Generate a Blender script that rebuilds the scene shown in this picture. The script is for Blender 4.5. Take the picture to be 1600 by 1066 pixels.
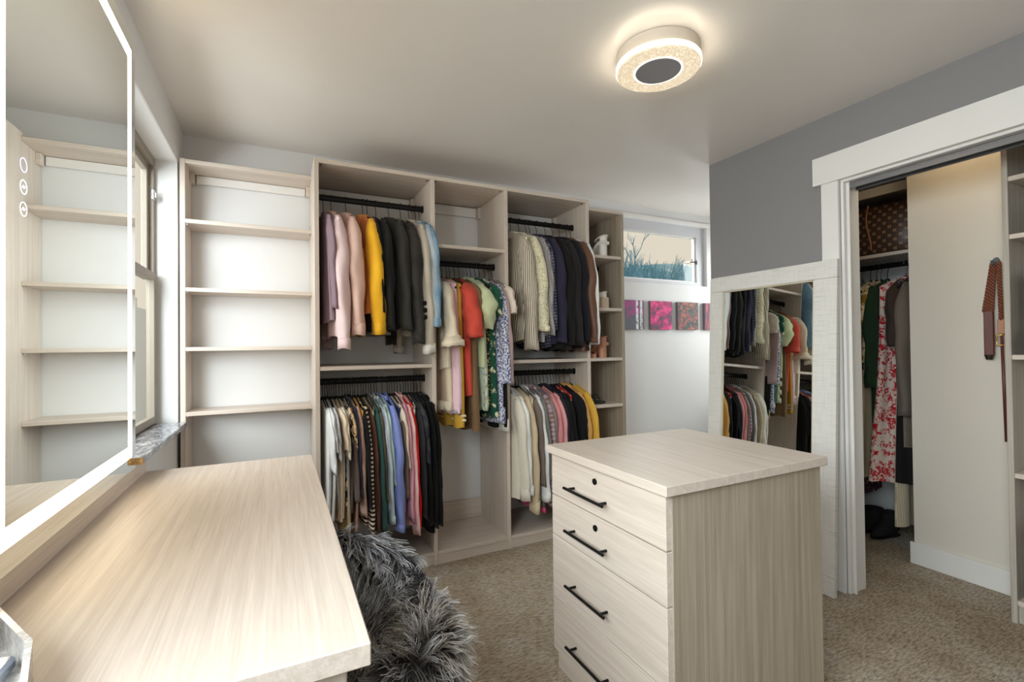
import bpy, bmesh, math, random
from mathutils import Vector, Matrix
for o in list(bpy.data.objects): bpy.data.objects.remove(o)
sc = bpy.context.scene
COL = sc.collection
R = random.Random(7)
PI = math.pi

# ------------------------------------------------------------ camera, world, lights
def make_camera():
    yaw, pit, rol, fpx = 0.46028, 0.011747, -0.0112147, 737.12
    fwd = Vector((math.sin(yaw)*math.cos(pit), math.cos(yaw)*math.cos(pit), math.sin(pit)))
    right = Vector((math.cos(yaw), -math.sin(yaw), 0)); up = right.cross(fwd)
    r = right*math.cos(rol) + up*math.sin(rol); u = -right*math.sin(rol) + up*math.cos(rol)
    cd = bpy.data.cameras.new('camera'); cam = bpy.data.objects.new('camera', cd); COL.objects.link(cam)
    cd.sensor_fit = 'HORIZONTAL'; cd.sensor_width = 36; cd.lens = fpx/1600*36; cd.clip_start = .02
    m = Matrix((r, u, -fwd)).transposed().to_4x4(); m.translation = (0, 0, 1.22)
    cam.matrix_world = m; sc.camera = cam
make_camera()
w = bpy.data.worlds.new('overcast_sky'); sc.world = w; w.use_nodes = True
w.node_tree.nodes['Background'].inputs[0].default_value = (.58, .505, .42, 1)
w.node_tree.nodes['Background'].inputs[1].default_value = 1.0
def area_light(name, loc, target, sx, sy, energy, col):
    ld = bpy.data.lights.new(name, 'AREA'); ld.shape = 'RECTANGLE'; ld.size = sx; ld.size_y = sy
    ld.energy = energy; ld.color = col
    o = bpy.data.objects.new(name, ld); COL.objects.link(o); o.location = loc
    o.rotation_euler = (Vector(target)-Vector(loc)).to_track_quat('-Z', 'Y').to_euler()
    return o
COOL = (.90, .95, 1.0)
area_light('added_side_daylight', (-1.25, -.05, 1.95), (1.2, .5, 1.1), 1.6, 1.5, 118, (.88, .94, 1.0))  # added light for an unseen window left of the camera
area_light('daylight_vanity_window', (-.95, 2.35, 1.75), (.5, 2.6, 1.2), 1.2, 1.3, 18, COOL)
area_light('daylight_alcove_window', (2.85, 3.75, 2.65), (2.75, 2.4, 1.5), 1.4, .9, 48, (.94, .97, 1.0))
area_light('added_entry_daylight', (1.1, -2.45, 1.7), (1.1, 0, 1.35), 1.7, 1.3, 6, (.97, .98, 1.0))  # added weak fill from an unseen window behind the camera
area_light('added_alcove_daylight', (4.35, 2.55, 1.7), (2.6, 2.75, 1.35), .9, 1.1, 30, (.96, .98, 1.0))  # added light that brightens the alcove from its unseen side
vs = sc.view_settings
vs.view_transform = 'Standard'; vs.look = 'None'; vs.gamma = 1; vs.use_curve_mapping = False
vs.exposure = 0.53

# ------------------------------------------------------------ materials
def lin(c): return tuple(((v/255)/12.92 if v/255 <= .04045 else ((v/255+.055)/1.055)**2.4) for v in c[:3])
_m = {}
def new_mat(name):
    m = bpy.data.materials.new(name); m.use_nodes = True
    nt = m.node_tree; b = nt.nodes['Principled BSDF']
    return m, nt, b
def N(nt, t, **kw):
    n = nt.nodes.new(t)
    for k, v in kw.items(): setattr(n, k, v)
    return n
def objco(nt, scale=(1, 1, 1), rot=(0, 0, 0)):
    tc = N(nt, 'ShaderNodeTexCoord'); mp = N(nt, 'ShaderNodeMapping')
    mp.inputs['Scale'].default_value = scale; mp.inputs['Rotation'].default_value = rot
    nt.links.new(tc.outputs['Object'], mp.inputs['Vector']); return mp.outputs['Vector']
def noise(nt, vec, scale, detail=3, rough=.5):
    n = N(nt, 'ShaderNodeTexNoise'); n.inputs['Scale'].default_value = scale
    n.inputs['Detail'].default_value = detail; n.inputs['Roughness'].default_value = rough
    if vec is not None: nt.links.new(vec, n.inputs['Vector'])
    return n
def ramp(nt, fac, stops, interp='LINEAR'):
    r = N(nt, 'ShaderNodeValToRGB'); cr = r.color_ramp; cr.interpolation = interp
    while len(cr.elements) < len(stops): cr.elements.new(.5)
    for e, (p, c) in zip(cr.elements, stops):
        e.position = p; e.color = (*c, 1) if len(c) == 3 else c
    nt.links.new(fac, r.inputs[0]); return r.outputs[0]
def mix(nt, fac, a, b, mode='MIX'):
    m = N(nt, 'ShaderNodeMix', data_type='RGBA', blend_type=mode)
    for i, v in ((0, fac), (6, a), (7, b)):
        if hasattr(v, 'is_linked') or hasattr(v, 'links'): nt.links.new(v, m.inputs[i])
        elif i == 0: m.inputs[0].default_value = v
        else: m.inputs[i].default_value = (*v[:3], 1)
    return m.outputs[2]
def bump(nt, b, h, strength=.2, dist=.002):
    bp = N(nt, 'ShaderNodeBump'); bp.inputs['Strength'].default_value = strength; bp.inputs['Distance'].default_value = dist
    nt.links.new(h, bp.inputs['Height']); nt.links.new(bp.outputs[0], b.inputs['Normal'])
def plain(name, col, rough=.6, metal=0, spec=.5, emit=None, es=0):
    if name in _m: return _m[name]
    m, nt, b = new_mat(name)
    b.inputs['Base Color'].default_value = (*lin(col), 1); b.inputs['Roughness'].default_value = rough
    b.inputs['Metallic'].default_value = metal; b.inputs['Specular IOR Level'].default_value = spec
    if emit: b.inputs['Emission Color'].default_value = (*emit, 1); b.inputs['Emission Strength'].default_value = es
    # fine mottling so that no surface is a dead flat colour
    n = noise(nt, objco(nt), 60, 2)
    c = mix(nt, n.outputs['Fac'], [v*.96 for v in lin(col)], [min(1, v*1.04) for v in lin(col)])
    nt.links.new(c, b.inputs['Base Color'])
    _m[name] = m; return m
def paint(name, col, rough=.5, spec=.4, bs=.06):
    m, nt, b = new_mat(name); v = objco(nt)
    n1 = noise(nt, v, 3.0, 4); n2 = noise(nt, v, 45, 5, .6)
    L = lin(col)
    nt.links.new(mix(nt, n1.outputs['Fac'], [c*.965 for c in L], [min(1, c*1.03) for c in L]), b.inputs['Base Color'])
    b.inputs['Roughness'].default_value = rough; b.inputs['Specular IOR Level'].default_value = spec
    bump(nt, b, n2.outputs['Fac'], bs, .003)
    return m
def wood(name, axis, c1=(225, 212, 200), c2=(206, 192, 179), rough=.42):
    m, nt, b = new_mat(name)
    s = [64, 64, 64]; s[axis] = 1.6
    v = objco(nt, s)
    n1 = noise(nt, v, 1.0, 5, .6); s2 = [260, 260, 260]; s2[axis] = 6
    n2 = noise(nt, objco(nt, s2), 1.0, 3, .6)
    ca = ramp(nt, n1.outputs['Fac'], [(.28, lin(c2)), (.66, lin(c1))])
    cb = ramp(nt, n2.outputs['Fac'], [(.35, (.86, .85, .84)), (.65, (1, 1, 1))])
    nt.links.new(mix(nt, .75, ca, cb, 'MULTIPLY'), b.inputs['Base Color'])
    b.inputs['Roughness'].default_value = rough; b.inputs['Specular IOR Level'].default_value = .4
    bump(nt, b, n2.outputs['Fac'], .12, .0008)
    return m
WX, WY, WZ = wood('oak_laminate_x', 0), wood('oak_laminate_y', 1), wood('oak_laminate_z', 2)
WZD = wood('oak_laminate_z_shaded', 2, (184, 171, 153), (152, 138, 119))  # same oak laminate, darkened so its colour carries the panels' shade
WALL = paint('wall_paint_white', (228, 227, 226))
GREY = paint('wall_paint_grey', (138, 136, 137), .45)
CEIL = paint('ceiling_paint_satin', (238, 233, 228), .30, .5, .04)
TRIM = paint('trim_paint_white', (232, 229, 225), .35, .5, .02)
CREAM = paint('closet_paint_cream', (221, 213, 201), .5)
BLACK = plain('black_metal', (24, 23, 23), .38, .6)
VELVET = plain('black_hanger_velvet', (18, 17, 18), .9)
STEEL = plain('hook_steel', (46, 45, 45), .3, .8)
CHROME = plain('chrome', (200, 200, 200), .12, 1)
TAUPE = plain('window_frame_taupe', (150, 140, 126), .5)
WHITEP = plain('white_plastic', (236, 236, 236), .4)
def mirror_mat(name, tint):
    m, nt, b = new_mat(name)
    b.inputs['Base Color'].default_value = (*tint, 1); b.inputs['Metallic'].default_value = 1; b.inputs['Roughness'].default_value = .0
    return m
MIR = mirror_mat('silvered_glass', (.80, .83, .81))
def emit_mat(name, col, s):
    m, nt, b = new_mat(name)
    b.inputs['Base Color'].default_value = (.9, .9, .9, 1)
    b.inputs['Emission Color'].default_value = (*col, 1); b.inputs['Emission Strength'].default_value = s
    return m
def glass_pane():
    m, nt, b = new_mat('window_glass')
    out = nt.nodes['Material Output']; tr = N(nt, 'ShaderNodeBsdfTransparent'); gl = N(nt, 'ShaderNodeBsdfGlossy')
    gl.inputs['Roughness'].default_value = .02; tr.inputs[0].default_value = (.96, .98, .97, 1)
    mx = N(nt, 'ShaderNodeMixShader'); mx.inputs[0].default_value = .025; nt.links.new(tr.outputs[0], mx.inputs[1]); nt.links.new(gl.outputs[0], mx.inputs[2])
    nt.links.new(mx.outputs[0], out.inputs[0]); return m
GLASS = glass_pane()
def carpet():
    m, nt, b = new_mat('taupe_carpet'); v = objco(nt)
    big = noise(nt, v, 4.5, 4, .6); rows = noise(nt, objco(nt, (34, 120, 1), (0, 0, .10)), 1.0, 5, .72); fine = noise(nt, v, 260, 2)
    c = ramp(nt, big.outputs['Fac'], [(.3, lin((198, 176, 151))), (.5, lin((216, 198, 174))), (.72, lin((230, 220, 206)))])
    d = ramp(nt, rows.outputs['Fac'], [(.36, (.44, .42, .40)), (.58, (1.12, 1.12, 1.12))])
    e = ramp(nt, fine.outputs['Fac'], [(.3, (.74, .74, .74)), (.7, (1.08, 1.08, 1.08))])
    nt.links.new(mix(nt, 1, mix(nt, .9, c, d, 'MULTIPLY'), e, 'MULTIPLY'), b.inputs['Base Color'])
    b.inputs['Roughness'].default_value = .95; b.inputs['Specular IOR Level'].default_value = .1
    h = N(nt, 'ShaderNodeMath', operation='ADD'); nt.links.new(rows.outputs['Fac'], h.inputs[0]); nt.links.new(fine.outputs['Fac'], h.inputs[1])
    bump(nt, b, h.outputs[0], 1.0, .010)
    return m
CARPET = carpet()
def granite():
    m, nt, b = new_mat('grey_granite'); v = objco(nt, (1, .35, 1))
    n = noise(nt, v, 60, 6, .75); n2 = noise(nt, v, 14, 4, .6)
    a = ramp(nt, n.outputs['Fac'], [(.36, lin((52, 54, 60))), (.5, lin((140, 142, 148))), (.66, lin((214, 214, 216)))])
    c = ramp(nt, n2.outputs['Fac'], [(.35, (.6, .6, .62)), (.6, (1, 1, 1))])
    nt.links.new(mix(nt, .8, a, c, 'MULTIPLY'), b.inputs['Base Color']); b.inputs['Roughness'].default_value = .18
    return m
GRANITE = granite()
def chipboard():
    m, nt, b = new_mat('chipboard'); n = N(nt, 'ShaderNodeTexVoronoi'); n.inputs['Scale'].default_value = 260
    nt.links.new(objco(nt), n.inputs['Vector'])
    nt.links.new(mix(nt, n.outputs['Distance'], lin((226, 188, 132)), lin((150, 108, 62))), b.inputs['Base Color']); b.inputs['Roughness'].default_value = .9
    return m
CHIP = chipboard()
def whitewash():
    m, nt, b = new_mat('whitewashed_wood')
    n = noise(nt, objco(nt, (6, 6, 160)), 1, 4, .7); n2 = noise(nt, objco(nt, (120, 120, 9)), 1, 3, .6)
    a = ramp(nt, n.outputs['Fac'], [(.30, lin((200, 197, 192))), (.48, lin((226, 223, 218)))])
    c = ramp(nt, n2.outputs['Fac'], [(.3, (.90, .90, .90)), (.55, (1, 1, 1))])
    nt.links.new(mix(nt, .8, a, c, 'MULTIPLY'), b.inputs['Base Color']); b.inputs['Roughness'].default_value = .7
    bump(nt, b, n.outputs['Fac'], .3, .002); return m
WASH = whitewash()
def marble():
    m, nt, b = new_mat('white_marble'); n = noise(nt, objco(nt, (1, 1, 1)), 9, 8, .75); n.inputs['Distortion'].default_value = 1.2
    nt.links.new(ramp(nt, n.outputs['Fac'], [(.44, lin((238, 235, 230))), (.5, lin((190, 186, 184))), (.56, lin((238, 235, 230)))]), b.inputs['Base Color'])
    b.inputs['Roughness'].default_value = .2; return m
MARBLE = marble()

def fabric(name, col, kind='plain', col2=(240, 240, 240), scale=1.0, rough=.85, ang=0, dens=1):
    key = (name,)
    if key in _m: return _m[key]
    m, nt, b = new_mat(name); L1, L2 = lin(col), lin(col2)
    weave = noise(nt, objco(nt, (1, 1, 1)), 420, 2)
    soft = noise(nt, objco(nt), 14, 3)
    base = None
    if kind in ('stripe_h', 'stripe_v', 'stripe_d', 'stripe_x'):
        if kind == 'stripe_h':
            wv = N(nt, 'ShaderNodeTexWave', wave_type='BANDS', bands_direction='Z'); wv.inputs['Scale'].default_value = scale
            nt.links.new(objco(nt), wv.inputs['Vector']); fac = wv.outputs['Fac']
        else:
            at = N(nt, 'ShaderNodeAttribute'); at.attribute_name = 'girth'
            sp = N(nt, 'ShaderNodeSeparateXYZ'); nt.links.new(objco(nt), sp.inputs[0])
            ma = N(nt, 'ShaderNodeMath', operation='MULTIPLY_ADD'); nt.links.new(sp.outputs[2], ma.inputs[0]); ma.inputs[1].default_value = ang; nt.links.new(at.outputs['Fac'], ma.inputs[2])
            mu = N(nt, 'ShaderNodeMath', operation='MULTIPLY'); nt.links.new(ma.outputs[0], mu.inputs[0]); mu.inputs[1].default_value = 20*scale
            si = N(nt, 'ShaderNodeMath', operation='SINE'); nt.links.new(mu.outputs[0], si.inputs[0])
            ma2 = N(nt, 'ShaderNodeMath', operation='MULTIPLY_ADD'); nt.links.new(si.outputs[0], ma2.inputs[0]); ma2.inputs[1].default_value = .5; ma2.inputs[2].default_value = .5; fac = ma2.outputs[0]
        base = ramp(nt, fac, [(.0, L1), (.47, L1), (.53, L2)])
    elif kind == 'floral':
        vo = N(nt, 'ShaderNodeTexVoronoi'); vo.inputs['Scale'].default_value = scale
        nn = noise(nt, objco(nt), scale*1.2, 3); ad = mix(nt, .12, objco(nt), nn.outputs['Color'], 'ADD')
        nt.links.new(ad, vo.inputs['Vector'])
        base = ramp(nt, vo.outputs['Distance'], [(.26*dens, L2), (.34*dens, [ (a+c)/2 for a, c in zip(L1, L2)]), (.42*dens, L1)])
        n3 = noise(nt, objco(nt), scale*.6, 4)
        base = mix(nt, ramp(nt, n3.outputs['Fac'], [(.38, (0, 0, 0)), (.45, (1, 1, 1))]), L1, base)
    elif kind == 'print':
        n3 = noise(nt, objco(nt), scale, 4, .7)
        base = ramp(nt, n3.outputs['Fac'], [(.46, L1), (.52, L2)])
    elif kind == 'plaid':
        o = []
        for d, sc_ in (('Z', scale), ('Y', scale*.9)):
            wv = N(nt, 'ShaderNodeTexWave', wave_type='BANDS', bands_direction=d); wv.inputs['Scale'].default_value = sc_
            wv.inputs['Distortion'].default_value = 1.0; wv.inputs['Detail'].default_value = 1
            nt.links.new(objco(nt, rot=(.12, .05, .4)), wv.inputs['Vector']); o.append(wv.outputs['Fac'])
        a = mix(nt, .5, o[0], o[1]); base = ramp(nt, a, [(.25, L1), (.6, [ (p+q)/2 for p, q in zip(L1, L2)]), (.85, L2)])
    elif kind == 'denim':
        n3 = noise(nt, objco(nt), 9, 5, .7); base = ramp(nt, n3.outputs['Fac'], [(.35, L1), (.65, L2)])
    elif kind == 'ombre':
        sp = N(nt, 'ShaderNodeSeparateXYZ'); nt.links.new(objco(nt), sp.inputs[0])
        mr = N(nt, 'ShaderNodeMapRange'); mr.inputs[1].default_value = -.7; mr.inputs[2].default_value = -.35
        nt.links.new(sp.outputs[2], mr.inputs[0]); base = mix(nt, mr.outputs[0], L2, L1)
    if base is None: base = mix(nt, soft.outputs['Fac'], [c*.93 for c in L1], [min(1, c*1.06) for c in L1])
    t = ramp(nt, weave.outputs['Fac'], [(.3, (.86, .86, .86)), (.7, (1.05, 1.05, 1.05))])
    nt.links.new(mix(nt, .8, base, t, 'MULTIPLY'), b.inputs['Base Color'])
    b.inputs['Roughness'].default_value = rough; b.inputs['Specular IOR Level'].default_value = .25
    b.inputs['Sheen Weight'].default_value = .08
    bump(nt, b, weave.outputs['Fac'], .25, .001)
    _m[key] = m; return m

# ------------------------------------------------------------ mesh helpers
def mesh_obj(name, verts, faces, mat, parent=None, smooth=False, loc=None):
    me = bpy.data.meshes.new(name); me.from_pydata(verts, [], faces); me.update()
    bm = bmesh.new(); bm.from_mesh(me); bmesh.ops.recalc_face_normals(bm, faces=bm.faces); bm.to_mesh(me); bm.free()
    if smooth:
        for p in me.polygons: p.use_smooth = True
    if mat is not None: me.materials.append(mat)
    o = bpy.data.objects.new(name, me); COL.objects.link(o)
    if parent is not None: o.parent = parent
    if loc: o.location = loc
    return o
class B:
    """collects shapes and links them as one mesh object"""
    def __init__(s): s.v = []; s.f = []
    def add(s, v, f):
        k = len(s.v); s.v += [tuple(p) for p in v]; s.f += [tuple(i+k for i in q) for q in f]; return s
    def box(s, x0, x1, y0, y1, z0, z1, b=0.0015):
        lo = (min(x0, x1), min(y0, y1), min(z0, z1)); hi = (max(x0, x1), max(y0, y1), max(z0, z1))
        b = min(b, *[(h-l)*.4 for l, h in zip(lo, hi)])
        if b <= 0:
            v = [((lo, hi)[i][0], (lo, hi)[j][1], (lo, hi)[k][2]) for i in (0, 1) for j in (0, 1) for k in (0, 1)]
            return s.add(v, [(0, 1, 3, 2), (4, 6, 7, 5), (0, 4, 5, 1), (2, 3, 7, 6), (0, 2, 6, 4), (1, 5, 7, 3)])
        v = []; idx = {}
        for i in (0, 1):
            for j in (0, 1):
                for k in (0, 1):
                    c = [(lo, hi)[i][0], (lo, hi)[j][1], (lo, hi)[k][2]]; ins = [c[a] + (b if (i, j, k)[a] == 0 else -b) for a in range(3)]
                    for a in range(3):
                        p = list(ins); p[a] = c[a]; idx[(i, j, k, a)] = len(v); v.append(tuple(p))
        f = []
        for a in range(3):
            o1, o2 = [q for q in range(3) if q != a]
            for e in (0, 1):
                q = []
                for (m, n) in ((0, 0), (1, 0), (1, 1), (0, 1)):
                    t = [0, 0, 0]; t[a] = e; t[o1] = m; t[o2] = n; q.append(idx[(*t, a)])
                f.append(q)
        for a in range(3):
            o1, o2 = [q for q in range(3) if q != a]
            for m in (0, 1):
                for n in (0, 1):
                    t0 = [0, 0, 0]; t0[o1] = m; t0[o2] = n; t1 = list(t0); t1[a] = 1
                    f.append((idx[(*t0, o1)], idx[(*t1, o1)], idx[(*t1, o2)], idx[(*t0, o2)]))
        for i in (0, 1):
            for j in (0, 1):
                for k in (0, 1): f.append(tuple(idx[(i, j, k, a)] for a in range(3)))
        return s.add(v, f)
    def rings(s, rings, closed=True, cap0=True, cap1=True):
        n = len(rings[0]); v = [p for r in rings for p in r]; f = []
        for i in range(len(rings)-1):
            for j in range(n if closed else n-1):
                j2 = (j+1) % n; f.append((i*n+j, i*n+j2, (i+1)*n+j2, (i+1)*n+j))
        if cap0: f.append(tuple(range(n-1, -1, -1)))
        if cap1: f.append(tuple((len(rings)-1)*n+j for j in range(n)))
        return s.add(v, f)
    def tube(s, pts, r, n=8, caps=True, flat=1.0):
        pts = [Vector(p) for p in pts]; rs = r if isinstance(r, (list, tuple)) else [r]*len(pts)
        up = Vector((0, 0, 1)); rg = []
        prev = None
        for i, p in enumerate(pts):
            t = (pts[min(i+1, len(pts)-1)] - pts[max(i-1, 0)]).normalized()
            if prev is None:
                a = up if abs(t.dot(up)) < .95 else Vector((1, 0, 0)); u = t.cross(a).normalized()
            else: u = (prev - t*prev.dot(t)).normalized()
            prev = u; v = t.cross(u)
            rg.append([tuple(p + (u*math.cos(2*PI*k/n) + v*math.sin(2*PI*k/n)*flat)*rs[i]) for k in range(n)])
        return s.rings(rg, True, caps, caps)
    def cyl(s, c, r0, r1, z0, z1, n=32):
        return s.rings([[(c[0]+r*math.cos(2*PI*k/n), c[1]+r*math.sin(2*PI*k/n), z) for k in range(n)] for r, z in ((r0, z0), (r1, z1))])
    def lathe(s, c, prof, n=48):
        return s.rings([[(c[0]+r*math.cos(2*PI*k/n), c[1]+r*math.sin(2*PI*k/n), z) for k in range(n)] for r, z in prof])
    def build(s, name, mat, parent=None, smooth=False, loc=None): return mesh_obj(name, s.v, s.f, mat, parent, smooth, loc)
def box(name, x0, x1, y0, y1, z0, z1, mat, parent=None, b=.0015):
    # vertices relative to the parent empty (parents sit unrotated at their own base unless said otherwise)
    if parent is not None:
        px, py, pz = parent.location; return B().box(x0-px, x1-px, y0-py, y1-py, z0-pz, z1-pz, b).build(name, mat, parent)
    cx, cy = (x0+x1)/2, (y0+y1)/2
    return B().box(x0-cx, x1-cx, y0-cy, y1-cy, 0, z1-z0, b).build(name, mat, None, loc=(cx, cy, min(z0, z1)))
def tag(o, label, cat, group=None):
    o['label'] = label; o['category'] = cat
    if group: o['group'] = group
    return o
def thing(name, label, cat, loc=(0, 0, 0), rz=0, group=None):
    o = bpy.data.objects.new(name, None); COL.objects.link(o); o.location = loc; o.rotation_euler = (0, 0, rz); o.empty_display_size = .05
    return tag(o, label, cat, group)
def struct(o): o['kind'] = 'structure'; return o
def girth(o, vals):
    at = o.data.attributes.new('girth', 'FLOAT', 'POINT'); at.data.foreach_set('value', vals); return o
def smooth_by_angle(o, ang=.6):
    for p in o.data.polygons: p.use_smooth = True
    o.data.set_sharp_from_angle(angle=ang); return o

# ------------------------------------------------------------ the room
HC = 2.365
def wall(name, x0, x1, y0, y1, z0, z1, mat, holes=(), axis='y'):
    """a wall along x or y, cut by rectangular holes (a0,a1,z0,z1)"""
    a0, a1 = (y0, y1) if axis == 'y' else (x0, x1)
    As = sorted({a0, a1, *[h[0] for h in holes], *[h[1] for h in holes]}); Zs = sorted({z0, z1, *[h[2] for h in holes], *[h[3] for h in holes]})
    bb = B()
    for i in range(len(As)-1):
        for j in range(len(Zs)-1):
            ca, cz = (As[i]+As[i+1])/2, (Zs[j]+Zs[j+1])/2
            if any(h[0] < ca < h[1] and h[2] < cz < h[3] for h in holes): continue
            if axis == 'y': bb.box(x0, x1, As[i], As[i+1], Zs[j], Zs[j+1], 0)
            else: bb.box(As[i], As[i+1], y0, y1, Zs[j], Zs[j+1], 0)
    return struct(bb.build(name, mat))
WIN_L = (1.10, 2.827, .843, 2.155); WIN_S = (-.55, .80, .9, 2.155); WIN_B = (2.28, 3.444, 1.735, 2.262); WIN_F = (.25, 1.95, .95, 2.2)  # WIN_S and WIN_F are unseen openings added to admit daylight
wall('wall_left', -.565, -.445, -1.8, 3.0, 0, HC, WALL, [WIN_L, WIN_S])
wall('wall_back', -.565, 3.9, 3.0, 3.12, 0, HC, WALL, [WIN_B], 'x')
wall('wall_right', 2.48, 2.61, -1.8, 2.0, 0, HC, GREY, [(-.25, 1.35, 0, 2.02)])
wall('wall_alcove', 2.48, 3.78, 2.0, 2.13, 0, HC, GREY, axis='x')
WIN_A = (2.22, 2.92, .85, 2.15)  # unseen opening, added to brighten the alcove
wall('wall_far_right', 3.78, 3.9, -1.8, 3.0, 0, HC, WALL, [WIN_A])
wall('wall_front', -.565, 3.9, -1.92, -1.8, 0, HC, GREY, [WIN_F], 'x')
wall('wall_closet', 3.145, 3.245, -.5, 1.365, 0, HC, CREAM)
wall('wall_closet_return', 3.245, 3.78, 1.265, 1.365, 0, HC, CREAM, axis='x')
wall('wall_closet_end', 2.61, 3.78, -.6, -.5, 0, HC, CREAM, axis='x')
struct(box('floor', -.565, 3.9, -1.92, 3.12, -.1, 0, CARPET, b=0))
struct(box('ceiling', -.565, 3.9, -1.92, 3.12, HC, HC+.1, CEIL, b=0))
struct(box('baseboard_closet', 3.130, 3.145, -.5, 1.380, 0, .117, TRIM))
struct(box('baseboard_back', 2.17, 3.78, 2.985, 3.0, 0, .117, TRIM))
struct(box('baseboard_right', 2.466, 2.48, 1.47, 2.13, 0, .117, TRIM))
struct(box('baseboard_left', -.445, -.430, -1.8, .70, 0, .117, TRIM))
# closet opening casing
struct(box('trim_1', 2.452, 2.48, -.42, 1.467, 2.018, 2.157, TRIM))
struct(box('trim_2', 2.462, 2.48, 1.352, 1.432, 0, 2.018, TRIM))
struct(box('trim_3', 2.48, 2.61, 1.336, 1.35, 0, 2.006, TRIM))
struct(box('trim_4', 2.502, 2.512, 1.322, 1.336, 0, 2.006, TRIM))
struct(box('trim_5', 2.48, 2.61, -.25, 1.35, 2.006, 2.02, TRIM))
struct(box('trim_6', 2.462, 2.48, -.36, -.25, 0, 2.018, TRIM))
t = thing('sliding_door_track', 'grey metal sliding door track under the white closet header', 'door track', (2.53, .5, 1.975))
GM = plain('grey_metal', (128, 128, 132), .35, .7)
box('rail', 2.515, 2.575, -.245, 1.33, 1.994, 2.005, GM, t)
box('lip', 2.512, 2.517, -.245, 1.33, 1.975, 2.005, GM, t)
box('lip', 2.573, 2.578, -.245, 1.33, 1.975, 2.005, GM, t)
# window head board on the left wall
struct(box('trim_7', -.445, -.4405, 1.02, 2.821, 2.156, 2.277, WALL, b=.001))

def window(name, axis, hole, plane, inner, frame_mat, fw, sash=None):
    """frame, glazing bead and pane of a fixed or double hung window"""
    a0, a1, z0, z1 = hole
    def bx(nm, p, q, r, s, d0, d1, mat, par, b=.001):
        if axis == 'y': return B().box(d0, d1, p, q, r, s, b).build(nm, mat, par)
        return B().box(p, q, d0, d1, r, s, b).build(nm, mat, par)
    fr = B(); d0, d1 = plane
    def rail(bb, p, q, r, s):
        if axis == 'y': bb.box(d0, d1, p, q, r, s, .001)
        else: bb.box(p, q, d0, d1, r, s, .001)
    l, rr, bt, tp = fw
    rail(fr, a0, a0+l, z0, z1); rail(fr, a1-rr, a1, z0, z1); rail(fr, a0+l, a1-rr, z0, z0+bt); rail(fr, a0+l, a1-rr, z1-tp, z1)
    root = struct(fr.build(name, frame_mat))
    gm = (d0+d1)/2
    if sash is None:
        bx('pane', a0+l, a1-rr, z0+bt, z1-tp, gm-.003, gm+.003, GLASS, root, 0)
        bd = B(); k = .012
        for (p, q, r, s) in ((a0+l, a0+l+k, z0+bt, z1-tp), (a1-rr-k, a1-rr, z0+bt, z1-tp), (a0+l+k, a1-rr-k, z0+bt, z0+bt+k), (a0+l+k, a1-rr-k, z1-tp-k, z1-tp)):
            if axis == 'y': bd.box(gm-.012, gm+.012, p, q, r, s, .001)
            else: bd.box(p, q, gm-.012, gm+.012, r, s, .001)
        bd.build('glazing_bead', TRIM, root)
    else:
        for i, (za, zb, off) in enumerate(((sash, z1-tp, -.016), (z0+bt, sash+.03, .012))):
            sb = B(); k = .035
            for (p, q, r, s) in ((a0+l, a0+l+k, za, zb), (a1-rr-k, a1-rr, za, zb), (a0+l+k, a1-rr-k, za, za+k), (a0+l+k, a1-rr-k, zb-k, zb)):
                if axis == 'y': sb.box(gm+off-.012, gm+off+.012, p, q, r, s, .002)
                else: sb.box(p, q, gm+off-.012, gm+off+.012, r, s, .002)
            sa = sb.build('sash', frame_mat, root)
            bx('pane', a0+l+k, a1-rr-k, za+k, zb-k, gm+off-.002, gm+off+.002, GLASS, sa, 0)
    return root
window('window_1', 'x', WIN_B, (3.03, 3.09), 3.0, paint('window_vinyl', (206, 206, 210), .4), (.03, .09, .036, .085))
window('window_2', 'y', WIN_L, (-.565, -.535), -.445, TAUPE, (.03, .03, .03, .04), 1.56)
window('added_window_3', 'y', WIN_S, (-.555, -.515), -.445, TRIM, (.05, .05, .05, .05), 1.5)  # unseen window, added to let in the side daylight
window('added_window_4', 'x', WIN_F, (-1.9, -1.86), -1.8, TRIM, (.05, .05, .05, .05))  # unseen window behind the camera, added for daylight
window('added_window_5', 'y', WIN_A, (3.80, 3.85), 3.78, TRIM, (.05, .05, .05, .05))  # unseen alcove window, added for the light on its walls
struct(box('trim_8', 2.25, 3.475, 2.972, 3.0, 2.262, 2.288, TRIM))
t = thing('window_latch', 'small black lever latch on the high alcove window', 'latch', (3.345, 3.03, 1.945))
B().box(-.078, .0, -.012, -.002, .0, .012, .003).build('lever', BLACK, t)
B().box(-.012, .012, -.004, .003, -.012, .024, .003).build('plate', BLACK, t)
B().box(-.064, -.052, -.012, -.004, .018, .03, .003).build('catch', BLACK, t)
t = thing('sash_lock', 'small metal sash lock on the taupe vanity window', 'latch', (-.538, 2.772, 1.94))
B().box(0, .012, -.012, .012, 0, .05, .003).build('lock_plate', CHROME, t)
B().box(.012, .02, -.004, .004, .012, .036, .002).build('thumb_tab', CHROME, t)
# granite sill with raw chipboard end
t = thing('window_sill', 'polished grey granite window sill slab with raw chipboard end beside lit mirror', 'sill', (-.40, 2.36, .843))
B().box(-.135, .0, -.425, .43, .003, .026, .003).build('granite_slab', GRANITE, t)
B().box(-.04, .0, -.4265, -.4245, .0035, .0255, 0).build('chipboard_end', CHIP, t)

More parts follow.
